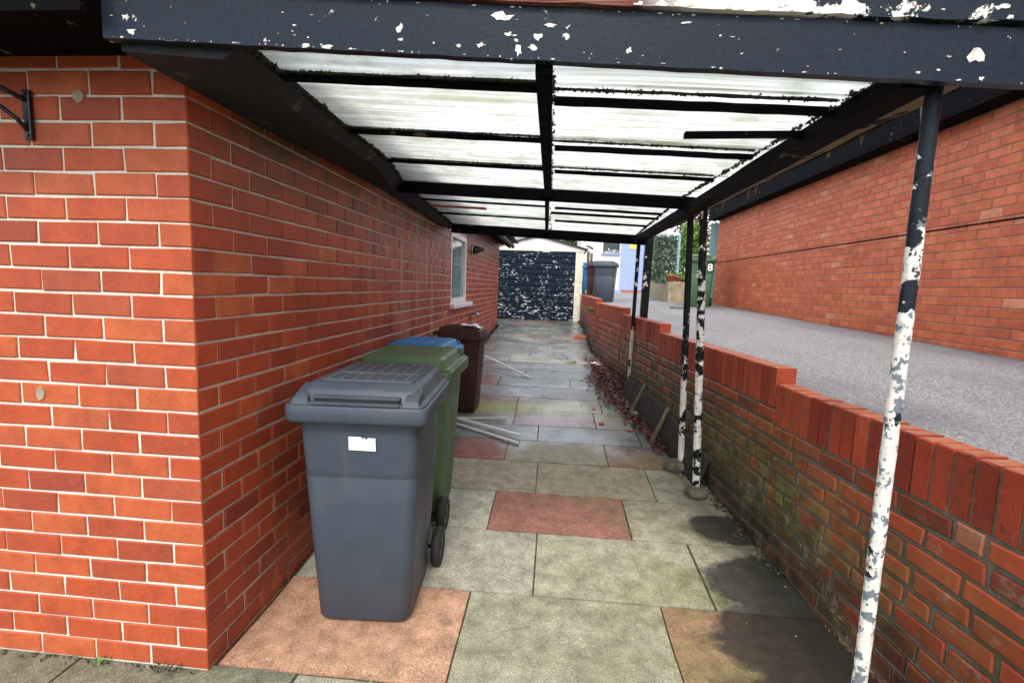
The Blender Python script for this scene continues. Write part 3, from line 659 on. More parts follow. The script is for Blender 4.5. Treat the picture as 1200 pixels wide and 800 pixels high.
# edge beam over the posts, board outside it
b = MB(); b.beam((2.135, -.25, zr(2.15, -.25)-.033), (2.145, 3.95, zr(2.16, 3.9)-.036), .085, .058, n=20, wob=.002); b.build('edge_beam', 'black_timber', cpt)
b = MB(); b.beam((2.25, -.25, 2.066), (2.27, 3.3, 2.088), .13, .016, n=24, wob=.004); b.build('soffit_board', 'raw_board', cpt)
b = MB(); b.beam((2.332, -.25, 2.11), (2.352, 3.4, 2.13), .018, .09, n=20, wob=.003); b.build('gutter_board', 'black_timber', cpt)
for i in range(9):                                 # torn strips of paint and bark hanging below the outer board
    y = R.uniform(-.1, 3.2); s_ = R.uniform(.012, .03); l_ = R.uniform(.02, .075)
    if i == 0: y, s_, l_ = .02, .022, .10
    b = MB(); b.add([(2.33, y-s_, 2.07), (2.33, y+s_, 2.07), (2.335, y+s_*.5, 2.07-l_), (2.325, y-s_*.2, 2.07-l_*.7)]+[(2.332, y-s_, 2.07), (2.332, y+s_, 2.07), (2.337, y+s_*.5, 2.07-l_), (2.327, y-s_*.2, 2.07-l_*.7)], [(0, 1, 2, 3), (7, 6, 5, 4), (0, 4, 5, 1), (1, 5, 6, 2), (2, 6, 7, 3), (3, 7, 4, 0)])
    b.build('torn_strip', 'raw_board' if i else 'cream', cpt)
# corrugated sheets
def sheet(x0, x1, y0, y1, dz):
    b = MB(); n = int((y1-y0)/.0125); vs = []; fs = []; nx = 6
    for j in range(n+1):
        y = y0+(y1-y0)*j/n; c = .0055*sin(2*pi*y/.075)
        for i in range(nx+1):
            x = x0+(x1-x0)*i/nx; e = R.uniform(-.008, .008) if i in (0, nx) else 0
            vs.append((x+e, y, zr(x, y)+.008+dz+c+.002*sin(x*5+j*.02)))
    for j in range(n):
        for i in range(nx): fs.append((j*(nx+1)+i, j*(nx+1)+i+1, (j+1)*(nx+1)+i+1, (j+1)*(nx+1)+i))
    b.add(vs, fs, 0, True); return b.build('roof_sheet', 'sheet', cpt)
sy = [-.255, .0, .62, 1.22, 1.96, 2.54, 3.16, 3.92]
for i, (a, b_) in enumerate(zip(sy, sy[1:])):
    sheet(.04, 1.185, a, b_+.03, .003*(i % 2)); sheet(1.192, 2.17, a, b_+.03, .003*((i+1) % 2))
rs_ = MB(); rs_.beam((.10, 2.80, zr(.1, 2.8)-.012), (.62, 2.80, zr(.6, 2.8)-.010), .11, .006, n=4); rs_.build('red_strip', 'red_paint', cpt, label='faded red strip showing under the sheets by the house wall')
# moss and leaf litter caught on the beam edges
ms_ = MB()
def clump(x, y, z, s_):
    s_ *= R.choice([.4, .5, .6, .8, 1.1]); leaves(ms_, 11, lambda: (x+R.gauss(0, s_*.35), y+R.gauss(0, s_*.45), z+R.gauss(0, s_*.25)), s_*.6)
for i in range(700):
    y = R.uniform(-.22, 3.8); x1 = next((a[1]+(b[1]-a[1])*(y-a[0])/(b[0]-a[0]) for a, b in zip(L_, L_[1:]) if a[0] <= y <= b[0]))
    clump(x1+R.uniform(-.005, .022)*(1 if y < 2 else .5), y, zr(x1, y)-.012, .014)
for i in range(150):
    y = R.choice([R.uniform(-.2, 1.9), R.uniform(-.2, 3.8)]); clump(1.218-.0101*y-(.010 if y > 1.95 else 0)+R.uniform(0, .007), y, zr(1.2, y)-.012, .010)
for i in range(480):
    y = R.uniform(-.2, 3.8); clump(2.096-abs(R.gauss(0, .007)), y, zr(2.1, y)-.012, .013)
for yp in (-.01, .61, 1.21):
    for i in range(520):
        x = R.uniform(.3, 2.08); dy = (.0 if x < 1.17 else (.05 if yp < 1 else .01)); clump(x, yp-.018+dy-abs(R.gauss(0, .004)), zr(x, yp)-.004, .009)
for yp, dyr in ((-.01, .05), (.61, .05), (1.21, .01)):
    ms_.beam((.30, yp-.018, zr(.3, yp)-.003), (1.17, yp-.018, zr(1.17, yp)-.003), .012, .006, n=14, wob=.0015)
    ms_.beam((1.21, yp-.018+dyr, zr(1.2, yp)-.003), (2.08, yp-.018+dyr, zr(2.08, yp)-.003), .012, .006, n=14, wob=.0015)
ms_.build('moss', 'moss', cpt)
# posts
def post(p, q, r, mat, square=False):
    b = MB(); n = 60
    pts = [Vector(p).lerp(Vector(q), i/n) for i in range(n+1)]
    if square: b.beam(p, q, 2*r, 2*r, side=Vector((1, 0, 0)), n=n, wob=.001)
    else: b.tube(pts, r, 18, jit=.0010)
    return b.build('post', mat, cpt)
post((2.198, -.20, -.02), (2.203, -.20, zr(2.2, -.2)-.01), .0190, 'post_front').__setitem__('label', 'front post, white flaking paint below and black above')
post((2.288, 1.77, gz(1.77)+.05), (2.205, 1.80, 2.09), .0255, 'post_mid2')
post((2.283, 2.18, gz(2.18)+.05), (2.222, 2.18, 2.11), .0235, 'post_mid')
post((2.165, 4.19, gz(4.19)), (2.155, 4.0, 2.08), .021, 'post_mid')
post((2.332, 4.48, gz(4.4)), (2.26, 3.97, 2.09), .040, 'post_mid', True)

# ================================================================== GARAGE
ga = thing('garage', 'prefabricated cream concrete garage with a flaking dark blue door at the end of the path', 'garage', (.8, 13, .6))
GY = 11.5
b = MB(); b.box((-.46, GY, .4), (-.29, GY+.12, 2.40), ch=.008); b.box((1.765, GY, .4), (1.965, GY+.12, 2.40), ch=.008); b.box((-.46, GY-.01, 2.402), (1.985, GY+.12, 2.455), ch=.006); b.build('door_surround', 'cream', ga)
b = MB(); b.add([(-.46, GY, 2.456), (1.985, GY, 2.456), (.78, GY, 2.775), (-.46, GY+.1, 2.456), (1.985, GY+.1, 2.456), (.78, GY+.1, 2.775)], [(0, 1, 2), (5, 4, 3), (0, 3, 4, 1), (1, 4, 5, 2), (2, 5, 3, 0)]); b.build('gable', 'render_white', ga)
b = MB(); b.box((-.45, GY+.121, .4), (-.36, GY+5, 2.44)); b.box((1.86, GY+.121, .4), (1.96, GY+5, 2.44)); b.box((-.45, GY+5, .4), (1.96, GY+5.1, 2.44)); b.build('wall', 'cream', ga)
b = MB()
for s_ in (-1, 1):
    x0 = .78; x1 = .78+s_*1.29; b.beam((x0, GY-.04, 2.80), (x1, GY-.04, 2.47), .03, .03, side=Vector((0, 1, 0)))
b.build('barge_board', 'felt', ga)
b = MB(); b.add([(-.54, GY-.02, 2.483), (.78, GY-.02, 2.82), (2.10, GY-.02, 2.483), (-.54, GY+5.2, 2.483), (.78, GY+5.2, 2.82), (2.10, GY+5.2, 2.483)], [(0, 1, 4, 3), (1, 2, 5, 4)]); b.build('roof', 'slate_roof', ga)
d = MB(); n = 12; z0, z1 = .60, 2.385; h = (z1-z0)/n
for i in range(n):
    a = z0+i*h; y = GY+.03
    d.add([(-.288, y, a), (1.763, y, a), (1.763, y-.02, a+.018), (-.288, y-.02, a+.018), (-.288, y-.02, a+h-.006), (1.763, y-.02, a+h-.006), (-.288, y, a+h), (1.763, y, a+h)],
          [(0, 1, 2, 3), (3, 2, 5, 4), (4, 5, 7, 6)])
d.box((-.288, GY+.031, z0), (1.763, GY+.05, z1))
door = d.build('door', 'door_flake', ga)
hd = MB(); hd.tube([(.66, GY+.01, 1.42), (.66, GY-.04, 1.42)], .012, 8); hd.tube([(.60, GY-.04, 1.42), (.72, GY-.04, 1.42)], .010, 8); hd.build('handle', 'iron', door)
b = MB()
for i in range(8): b.tube([(1.97+R.uniform(0, .1), GY-.1+R.uniform(-.03, .03), 2.56+R.uniform(-.02, .02)), (2.10+R.uniform(0, .12), GY-.1, 2.50+R.uniform(-.04, .02))], .008, 5)
b.build('broken_gutter_bracket', 'felt', ga)

# ================================================================== BACKGROUND
bh = thing('white_house', 'white rendered building with a pale blue door behind the neighbour driveway', 'house', (4, 20, 1.3))
b = MB(); Y = 18
b.box((2.2, Y, 1.2), (4.93, Y+4, 4.3)); b.build('wall', 'render_white', bh)
b = MB(); b.box((4.95, Y-.05, 1.2), (5.45, Y+4, 4.3)); b.build('pink_wall', 'render_pink', bh, label='pinkish end section of the white wall')
b = MB(); b.box((3.05, Y-.03, 2.86), (3.68, Y-.004, 4.0)); wn = b.build('window', 'dark_glass', bh)
b = MB(); b.box((2.98, Y-.10, 2.80), (3.70, Y-.003, 2.855)); b.build('sill', 'blue_door', wn)
b = MB(); leaves(b, 60, lambda: (R.uniform(3.08, 3.65), Y-.06, 2.87+abs(R.gauss(0, .06))), .035); b.build('ornaments', 'label', wn)['kind'] = 'stuff'
b = MB(); b.box((3.74, Y-.06, 1.44), (4.90, Y-.003, 4.2)); dd = b.build('door', 'blue_door', bh)
b = MB(); b.box((4.04, Y-.08, 3.02), (4.42, Y-.062, 3.24)); b.build('notice', 'yellow', dd)
b = MB(); b.box((4.78, Y-.08, 1.46), (4.86, Y-.062, 4.2)); b.build('door_post', 'teal', dd)
b = MB(); b.box((3.75, Y-.5, 1.30), (5.6, Y-.11, 1.42)); b.build('step', 'terracotta', bh)
b = MB(); b.add([(2.0, Y-.2, 4.3), (5.6, Y-.2, 4.3), (5.6, Y+2, 5.2), (2.0, Y+2, 5.2), (2.0, Y-.2, 4.36), (5.6, Y-.2, 4.36), (5.6, Y+2, 5.26), (2.0, Y+2, 5.26)], [(0, 3, 2, 1), (4, 5, 6, 7), (0, 1, 5, 4), (1, 2, 6, 5), (2, 3, 7, 6), (3, 0, 4, 7)]); b.build('roof', 'slate_roof', bh)

sh = thing('slate_roofed_house', 'building with a rough grey roof rising behind the garage', 'house', (-3, 22, 0))
b = MB(); b.box((-7, 20, 0), (.35, 25, 2.9)); b.build('wall', 'stone', sh)
b = MB(); b.add([(-7.3, 19.7, 2.85), (.55, 19.7, 2.85), (.55, 22.5, 5.2), (-7.3, 22.5, 5.2), (.55, 25.3, 2.85), (-7.3, 25.3, 2.85)], [(0, 1, 2, 3), (3, 2, 4, 5), (1, 4, 2), (0, 3, 5)]); b.build('roof', 'slate_roof', sh)

def tree(name, label, x, y, z0, h, cw, n, mat, size, group=None):
    t_ = thing(name, label, 'tree', (x, y, z0), 0, group)
    b = MB(); top = Vector((x+R.uniform(-.2, .2), y, z0+h*.8))
    b.tube([Vector((x, y, z0)).lerp(top, i/6)+Vector((R.uniform(-.04, .04), R.uniform(-.04, .04), 0)) for i in range(7)], [.16*(1-i/8) for i in range(7)], 9)
    cl = []
    for i in range(12):
        a = R.uniform(0, 6.3); zz = z0+h*R.uniform(.38, .95); rr_ = cw*R.uniform(.3, .9)
        e = Vector((x+cos(a)*rr_, y+sin(a)*rr_, zz)); s_ = Vector((x, y, zz-h*.18)); b.tube([s_, s_.lerp(e, .5)+Vector((0, 0, .08)), e], [.05, .035, .012], 6); cl.append(e)
    b.build('trunk', 'bark', t_)
    c = MB()
    def fn():
        e = R.choice(cl); r_ = cw*.42
        return e+Vector((R.gauss(0, r_*.6), R.gauss(0, r_*.6), R.gauss(0, r_*.5)))
    leaves(c, n, fn, size); c.build('crown', mat, t_)
tree('garden_tree', 'leafy green tree showing just over the garage roof', 2.0, 26, .5, 4.9, 1.5, 5000, 'leaf_tree', .12)
tree('garden_tree', 'brownish tree top behind the bright green hedge', 6.2, 16.5, 1.2, 3.5, .8, 1500, 'leaf_dead', .07)

# trellis, hedge, gate, planter by the neighbour's yard
pw = MB(); pw.box((3.97, 10.55, 1.05), (4.9, 10.75, 1.70), ch=.02); pw.box((3.97, 10.76, 1.05), (4.17, 13.2, 1.70), ch=.02)
tag(pw.build('planter_wall', 'stone'), 'low sandstone planter wall in front of the hedge', 'wall')
tr = thing('trellis', 'ivy covered trellis panel with a teal post left of the hedge', 'trellis', (3.95, 10.95, 1.7))
b = MB()
for i in range(6): x = 3.62+i*.11; b.box((x, 11.0, 1.65), (x+.02, 11.02, 2.86))
for i in range(8): z = 1.72+i*.16; b.box((3.62, 11.021, z), (4.2, 11.035, z+.02))
b.build('lattice', 'teal', tr)
b = MB(); b.box((4.215, 10.96, 1.68), (4.275, 11.03, 2.86), ch=.005); b.build('post', 'teal', tr)
b = MB(); leaves(b, 5200, lambda: (R.uniform(3.60, 4.2), 10.98+R.gauss(0, .05), min(2.80, R.uniform(1.68, 2.82))+R.gauss(0, .02)), .034); b.build('ivy', 'leaf_ivy', tr)
hg = thing('hedge', 'bright green leafy hedge between the trellis and the pale blue gate', 'hedge', (4.6, 11.5, 1.2))
b = MB()
for i in range(5): b.tube([(4.4+i*.12, 11.5, 1.1), (4.38+i*.13, 11.5, 2.9)], .02, 6)
b.build('stems', 'bark', hg)
b = MB()
def hfn():
    a = R.uniform(0, 1); return (4.68+R.uniform(-.36, .38)*(1-.25*a*a)+.02*sin(a*20), 11.45+R.gauss(0, .15), 1.55+a*1.62+R.gauss(0, .04))
leaves(b, 5200, hfn, .042); b.build('foliage', 'leaf_hedge', hg)
gt_ = thing('gate', 'pale blue boarded gate beside the corner of the brick wall', 'gate', (4.85, 10.4, 1.15))
b = MB()
for i in range(4): x = 4.80+i*.075; b.box((x, 10.38, 1.25), (x+.071, 10.40, 3.06+.02*sin(i*1.4)))
b.build('boards', 'teal', gt_)
b = MB(); b.box((5.05, 10.36, 2.25), (5.09, 10.379, 2.55)); b.build('latch', 'iron', gt_)
# pots and clutter
def flowerpot(x, y, z, label, s=1.):
    t_ = thing('flower_pot', label, 'flower pot', (x, y, z))
    b = MB(); ring = lambda r, zz: [(r*cos(2*pi*k/14), r*sin(2*pi*k/14), zz) for k in range(14)]
    b.loft([ring(.06*s, 0), ring(.085*s, .13*s), ring(.095*s, .131*s), ring(.095*s, .16*s), ring(.08*s, .16*s), ring(.075*s, .12*s)]); b.build('pot', 'terracotta', t_, world=False)
    b = MB(); leaves(b, 60, lambda: (R.gauss(0, .05*s), R.gauss(0, .05*s), .17*s+abs(R.gauss(0, .04*s))), .03*s); b.build('plant', 'weed', t_, world=False)['kind'] = 'stuff'
flowerpot(4.03, 10.62, 1.70, 'small terracotta flower pot on the end of the stone planter wall')
flowerpot(4.20, 10.66, 1.70, 'leafy flower pot just right of the small pot on the planter wall', .8)
bk = thing('bucket', 'pale bucket of red flowers standing before the pinkish wall', 'bucket', (4.22, 12.6, gy(4.2, 12.6)))
b = MB(); ring = lambda r, zz: [(r*cos(2*pi*k/16), r*sin(2*pi*k/16), zz) for k in range(16)]
b.loft([ring(.09, 0), ring(.13, .26), ring(.14, .262), ring(.14, .28), ring(.12, .27)]); b.build('pail', 'label', bk, world=False)
b = MB(); leaves(b, 90, lambda: (R.gauss(0, .06), R.gauss(0, .06), .30+abs(R.gauss(0, .05))), .035); b.build('flowers', 'petal', bk, world=False)['kind'] = 'stuff'
st_ = thing('step_stand', 'yellow folding stand leaning by the bucket of flowers', 'stand', (4.40, 12.5, gy(4.4, 12.5)))
for dx, ly in ((-.07, -.1), (.07, -.1), (-.07, .1), (.07, .1)):
    b = MB(); b.beam((dx, ly, 0), (dx*.4, ly*.15, .42), .025, .02, side=Vector((1, 0, 0))); b.build('leg', 'yellow', st_, world=False)
b = MB(); b.box((-.06, -.03, .42), (.06, .03, .445)); b.build('top', 'yellow', st_, world=False)
b = MB(); b.box((3.2, 16.5, gy(3.4, 16.5)), (3.62, 16.9, gy(3.4, 16.5)+.14), ch=.01)
tag(b.build('step_block', 'blue_door'), 'pale blue block at the foot of the white wall left of the blue door', 'step')
b = MB(); b.beam((3.52, 8.3, gy(3.5, 8.3)+.02), (3.80, 8.15, gy(3.8, 8.2)+.02), .06, .03)
tag(b.build('wood_offcut', 'wood_grey'), 'short dark offcut of wood on the driveway beside the dark green bin', 'offcut')
b = MB(); b.box((2.05, 11.3, 1.1), (2.13, 11.9, 1.42), ch=.01)
tag(b.build('yellow_board', 'yellow'), 'yellowish board between the garage corner and the blue bin', 'board')
b = MB(); b.box((2.32, 16.0, 1.2), (2.42, 16.05, 2.75)); b.box((2.44, 16.0, 1.2), (2.53, 16.05, 2.70)); b.box((2.3, 16.051, 2.2), (2.55, 16.08, 2.28))
tag(b.build('fence', 'bark'), 'narrow brown fence panel behind the garage corner', 'fence')

# ================================================================== BINS
def make_bin(label, mat, loc, rz=0, W=.575, D=.60, H=1.06, lidmat=None, wheels=True, cat='wheelie bin', group=None, lidbase=None):
    t_ = thing('wheelie_bin', label, cat, loc, rz, group); lidmat = lidmat or mat
    sx, sy_, sz = W/.575, D/.60, H/1.06
    def Rg(hw, y0, y1, r, z): return [(x*sx, y*sy_, z2*sz) for x, y, z2 in rrect(hw, y0, y1, r, z)]
    b = MB()
    b.loft([Rg(.185, -.215, .17, .05, .0), Rg(.203, -.232, .19, .055, .02), Rg(.222, -.256, .23, .055, .36), Rg(.2360, -.275, .250, .05, .668), Rg(.2345, -.2735, .2485, .05, .672), Rg(.2365, -.2755, .2505, .05, .676), Rg(.2375, -.277, .252, .05, .70),
            Rg(.247, -.290, .262, .045, .90), Rg(.247, -.290, .262, .045, .905)], caps=(True, False))
    b.loft([Rg(.247, -.29, .262, .045, .905), Rg(.283, -.328, .30, .035, .912), Rg(.2875, -.332, .305, .035, .925), Rg(.2875, -.332, .305, .035, .975), Rg(.282, -.327, .30, .035, .983), Rg(.25, -.29, .27, .03, .984)], caps=(False, True))
    for s_ in (-1, 1):                             # wheel arches / rear corner ribs
        b.box((s_*.12*sx-.012, .20*sy_, .14*sz), (s_*.12*sx+.012, .285*sy_, .80*sz), ch=.004)
    b.box((-.20*sx, .26*sy_, .83*sz), (.20*sx, .30*sy_, .90*sz), ch=.006)
    body = b.build('body', mat, t_, world=False)
    l = MB()
    l.loft([Rg(.272, -.318, .30, .025, .984), Rg(.274, -.320, .302, .025, .987), Rg(.272, -.318, .302, .025, .991), Rg(.254, -.292, .300, .03, .993), Rg(.252, -.290, .300, .03, .996), Rg(.236, -.268, .298, .035, 1.034), Rg(.233, -.262, .297, .035, 1.040), Rg(.222, -.225, .292, .04, 1.054), Rg(.216, -.215, .290, .04, 1.0565), Rg(.206, -.20, .286, .04, 1.0575)])
    l.loft([Rg(.200, -.185, .275, .02, 1.0577), Rg(.198, -.183, .273, .02, 1.0625), Rg(.195, -.180, .270, .02, 1.0635)], smooth=False, caps=(False, True))
    lid = l.build('lid', lidmat, t_, world=False)
    r_ = MB()
    for i in range(7):
        x = -.165+.055*i; r_.box((x*sx-.0028, -.17*sy_, 1.063*sz), (x*sx+.0028, .25*sy_, 1.0665*sz), ch=.001)
    r_.box((-.16*sx, -.028*sy_, 1.060*sz), (.19*sx, -.022*sy_, 1.0665*sz), ch=.001)
    r_.build('lid_ribs', 'rib_'+lidmat if 'rib_'+lidmat in M else lidmat, lid, world=False)
    h = MB(); h.box((-.175*sx, -.331*sy_, .986*sz), (.175*sx, -.296*sy_, .998*sz), ch=.004); h.box((-.175*sx, -.314*sy_, 1.008*sz), (.175*sx, -.282*sy_, 1.020*sz), ch=.004)
    h.build('lid_grip', lidmat, lid, world=False)
    h = MB(); h.box((-.168*sx, -.3115*sy_, .9985*sz), (.168*sx, -.285*sy_, 1.0075*sz)); h.build('grip_slot', 'black_plastic', lid, world=False)
    for s_ in (-1, 1):
        h = MB(); x0 = s_*.188*sx if s_ > 0 else -.255*sx; x1 = .255*sx if s_ > 0 else -.188*sx
        h.loft([[(x0, -.322*sy_, .985*sz), (x1, -.322*sy_, .985*sz), (x1, -.20*sy_, .985*sz), (x0, -.20*sy_, .985*sz)],
                [(x0+.004, -.312*sy_, 1.008*sz), (x1-.006, -.312*sy_, 1.008*sz), (x1-.012, -.20*sy_, 1.03*sz), (x0+.004, -.20*sy_, 1.03*sz)],
                [(x0+.008, -.292*sy_, 1.022*sz), (x1-.02, -.292*sy_, 1.022*sz), (x1-.03, -.20*sy_, 1.05*sz), (x0+.008, -.20*sy_, 1.05*sz)]], smooth=False)
        h.build('lid_corner', lidmat, lid, world=False)
    hb = MB(); hb.tube([(-.20*sx, .375*sy_, .985*sz), (.20*sx, .375*sy_, .985*sz)], .014, 12)
    for x in (-.20, -.07, .07, .20): hb.beam((x*sx, .28*sy_, .965*sz), (x*sx, .375*sy_, .985*sz), .024, .03)
    hb.build('handle', mat, t_, world=False)
    if wheels:
        ax = MB(); ax.tube([(-.25*sx, .245*sy_, .10), (.25*sx, .245*sy_, .10)], .011, 10); ax.build('axle', 'iron', t_, world=False)
        for s_ in (-1, 1):
            wm = MB(); prof = [(.062, -.022), (.088, -.024), (.098, -.016), (.1, 0), (.098, .016), (.088, .024), (.062, .022)]
            rings = [[(s_*.243*sx+xx, .245*sy_+rr_*cos(2*pi*k/26), .10+rr_*sin(2*pi*k/26)) for k in range(26)] for rr_, xx in prof+[prof[0]]]
            wm.loft(rings, caps=(False, False)); wh = wm.build('wheel', 'rubber', t_, world=False)
            hm = MB(); hm.tube([(s_*.243*sx-.019, .245*sy_, .10), (s_*.243*sx+.019, .245*sy_, .10)], .058, 16)
            hm.tube([(s_*.243*sx-.024, .245*sy_, .10), (s_*.243*sx+.024, .245*sy_, .10)], .022, 12); hm.build('hub', 'black_plastic', wh, world=False)
    return t_, body
grey, gb = make_bin('grey wheelie bin nearest the camera, white label on its front, beside the house corner', 'bin_grey', (.468, .545, .008), radians(3.5))
lb_ = MB(); lx0, lx1, lz0, lz1, ly = -.037, .073, .795, .852, -.2935
lb_.add([(lx0, ly+.004, lz0), (lx1, ly+.004, lz0-.002), (lx1, ly, lz1-.004), (.042, ly, lz1-.003), (.034, ly, lz1-.012), (.028, ly, lz1-.001), (.022, ly, lz1-.009), (.014, ly, lz1), (lx0, ly, lz1)], [tuple(range(9))])
lb_.build('label_sticker', 'label', gb, world=False)
make_bin('green wheelie bin between the grey bin and the blue bin, turned wheels forward', 'bin_green', (.405, 1.36, .04), radians(180+1), H=1.03, D=.62)
make_bin('bright blue wheelie bin behind the green one, only its lid showing', 'bin_blue', (.268, 2.12, gz(2.1)), radians(180), H=.93, W=.50)
brn, bb = make_bin('dark brown wheelie bin against the side wall beside the white sticks', 'bin_brown', (.335, 3.36, gz(3.2)), radians(88), W=.46, D=.42, H=.865)
rg = MB()
for j in range(6):
    for i in range(10): rg.v.append((.34+i*.022, 3.18+j*.03+.01*sin(i*.8), 1.082+.012*sin(i*1.1+j)*sin(j*.9)+(.0 if i < 8 else -.02)))
for j in range(5):
    for i in range(9): rg.f.append([j*10+i, j*10+i+1, (j+1)*10+i+1, (j+1)*10+i]); rg.mi.append(0); rg.sm.append(True)
ro = rg.build('rag', 'label'); tag(ro, 'crumpled whitish cloth lying on the brown bin lid', 'cloth'); md = ro.modifiers.new('thick', 'SOLIDIFY'); md.thickness = .006
# bins on the neighbour's drive
make_bin('grey wheelie bin on the driveway in front of the white house', 'bin_grey', (2.46, 10.6, gy(2.4, 10.4)), radians(78), H=.98, D=.54)
make_bin('slim blue wheelie bin half hidden behind the grey bin on the driveway', 'bin_blue', (2.24, 11.7, gy(2.1, 11)), radians(80), H=.98, W=.5)
make_bin('brown wheelie bin squeezed between the blue and the grey bin on the driveway', 'bin_brown', (2.36, 11.15, gy(2.2, 10.8)), radians(80), H=.99, W=.5)
dg, dgb = make_bin('dark green wheelie bin marked 8 against the pinkish brick wall', 'bin_dgreen', (4.28, 9.1, gy(4.3, 9)), radians(-14), H=1.07)
def text(s_, size, loc, mat, parent, name, ext=.001):
    cu = bpy.data.curves.new(name, 'FONT'); cu.body = s_; cu.size = size; cu.extrude = ext; cu.align_x = 'CENTER'; cu.align_y = 'CENTER'; cu.offset = size*.02
    tmp = bpy.data.objects.new(name, cu); C.objects.link(tmp); dgp = bpy.context.evaluated_depsgraph_get()
    me = bpy.data.meshes.new_from_object(tmp.evaluated_get(dgp)); bpy.data.objects.remove(tmp)
    me.materials.clear(); me.materials.append(M[mat]); o = bpy.data.objects.new(name, me); C.objects.link(o); o.parent = parent
    o.location = loc; o.rotation_euler = (radians(90-2.5), 0, 0); return o
text('8', .20, (.165, -.302, .80), 'label', dgb, 'house_number')
b = MB(); ring2 = lambda r, y: [(-.01+r*cos(2*pi*k/24), y, .80+r*sin(2*pi*k/24)) for k in range(24)]
b.loft([ring2(.045, -.295), ring2(.045, -.300), ring2(.030, -.300), ring2(.030, -.295)], caps=(False, False), smooth=False)
b.loft([ring2(.015, -.295), ring2(.015, -.300)], smooth=False)
b.box((-.075, -.297, .715), (.055, -.288, .733)); b.box((-.085, -.294, .655), (.065, -.284, .665)); b.box((-.085, -.293, .635), (.045, -.282, .645)); b.box((-.085, -.291, .60), (.065, -.280, .612))
b.build('council_mark', 'label', dgb, world=False)

# ================================================================== SMALL THINGS
def stick(a, b_, label, w=.022, h=.014, mat='white_trim'):
    m = MB(); a = Vector(a); b_ = Vector(b_); m.beam(a, b_, w, h, n=6, wob=.0005)
    tag(m.build('trim_strip', mat), label, 'plastic strip', 'white strips lying on the path')
P = lambda x, y, dz=.014: (x, y, gz(y)+dz)
stick(P(.28, 5.42, .12), P(.97, 4.72), 'thin white strip farthest along the path, beyond the brown bin')
stick(P(.24, 2.96, .02), P(.83, 3.08), 'yellowish white strip lying straight across at the foot of the brown bin', .018, .012, 'cream')
stick(P(.20, 3.0, .05), P(1.0, 2.60, .03), 'upper of the two crossed white strips pointing at the low wall', .026, .018)
stick(P(.22, 2.93, .02), P(1.0, 2.46), 'lower of the two crossed white strips, its end nearest the camera', .022, .014)

br = thing('hanging_basket_bracket', 'black iron hanging basket bracket screwed to the front brick wall', 'bracket', (-.558, 0, 1.92))
b = MB(); b.box((-.572, -.022, 1.925), (-.544, -.0075, 2.09), ch=.005); b.build('back_plate', 'iron', br)
b = MB(); b.tube([(-.558, -.02, 2.055), (-.60, -.06, 2.08), (-.68, -.13, 2.125), (-.80, -.22, 2.16)], .008, 8); b.build('arm', 'iron', br)
b = MB(); b.tube([(-.558, -.02, 1.955), (-.575, -.04, 1.99), (-.615, -.075, 2.035), (-.68, -.125, 2.085), (-.76, -.185, 2.13)], .007, 8); b.build('curved_brace', 'iron', br)
for z in (1.94, 2.075):
    b = MB(); b.tube([(-.558, -.021, z), (-.558, -.027, z)], .006, 8); b.build('screw', 'iron', br)

wl = thing('wall_lamp', 'small black cone shaped lamp on the side wall past the window', 'lamp', (0, 5.72, 1.98))
rx = lambda r, x, z=0: [(x, 5.72+r*cos(2*pi*k/14), 1.985+z+r*sin(2*pi*k/14)) for k in range(14)]
b = MB(); b.loft([rx(.075, .008), rx(.075, .02), rx(.05, .03)]); b.build('back_plate', 'steel', wl)
b = MB(); b.loft([rx(.06, .031), rx(.062, .06), rx(.04, .12, .01), rx(.022, .19, .02)]); b.build('lamp_body', 'black_plastic', wl)
tp = thing('outdoor_tap', 'grey outdoor tap on a short pipe against the side wall behind the brown bin', 'tap', (.03, 5.5, 1.0))
b = MB(); b.tube([(.03, 5.6, .78), (.03, 5.6, 1.02), (.04, 5.59, 1.05), (.10, 5.56, 1.06)], .017, 8); b.build('pipe', 'steel', tp)
b = MB(); b.tube([(.08, 5.56, 1.06), (.14, 5.56, 1.05), (.15, 5.56, 1.0)], .02, 8); b.build('spout', 'steel', tp)
b = MB(); b.tube([(.08, 5.56, 1.07), (.08, 5.56, 1.11)], .008, 6); b.box((.045, 5.55, 1.11), (.115, 5.57, 1.125)); b.build('handle', 'steel', tp)

# dark slabs leaning on the low wall with pegs
def lean(y0, y1, h, label, off=.10, seed=0):
    b = MB(); n = 5; vs = []
    for i in range(n+1):
        y = y0+(y1-y0)*i/n; hh = h+R.uniform(-.02, .02)
        x0 = wx(y)-.012-off; x1 = wx(y)-.012
        vs += [(x0, y, gz(y)-.01), (x0+.03, y, gz(y)-.01), (x1, y, gz(y)+hh), (x1-.03, y, gz(y)+hh)]
    fs = []
    for i in range(n):
        for k in range(4): fs.append((i*4+k, i*4+(k+1) % 4, i*4+4+(k+1) % 4, i*4+4+k))
    fs += [(3, 2, 1, 0), (n*4, n*4+1, n*4+2, n*4+3)]
    b.add(vs, fs); tag(b.build('stone_slab', 'slate'), label, 'slab', 'dark slabs leaning on the low wall')
lean(1.86, 2.03, .22, 'dark slab behind the nearest pair of posts, lowest on the wall')
lean(2.05, 2.78, .24, 'dark slab between the two greenish pegs and the middle posts', .11)
lean(2.82, 3.55, .25, 'long dark slab between the two pegs leaning on the wall', .12)
lean(3.6, 4.1, .26, 'dark slab nearest the far posts, partly under leaves', .12)
for y, lbl in ((2.74, 'nearer of two mossy wooden pegs propped on the dark slabs'), (3.50, 'farther of two mossy wooden pegs propped on the dark slabs')):
    b = MB(); b.beam((wx(y)-.17, y-.05, gz(y)), (wx(y)-.02, y+.03, gz(y)+.30), .035, .02, n=3, wob=.003); tag(b.build('wooden_peg', 'wood_grey'), lbl, 'peg')
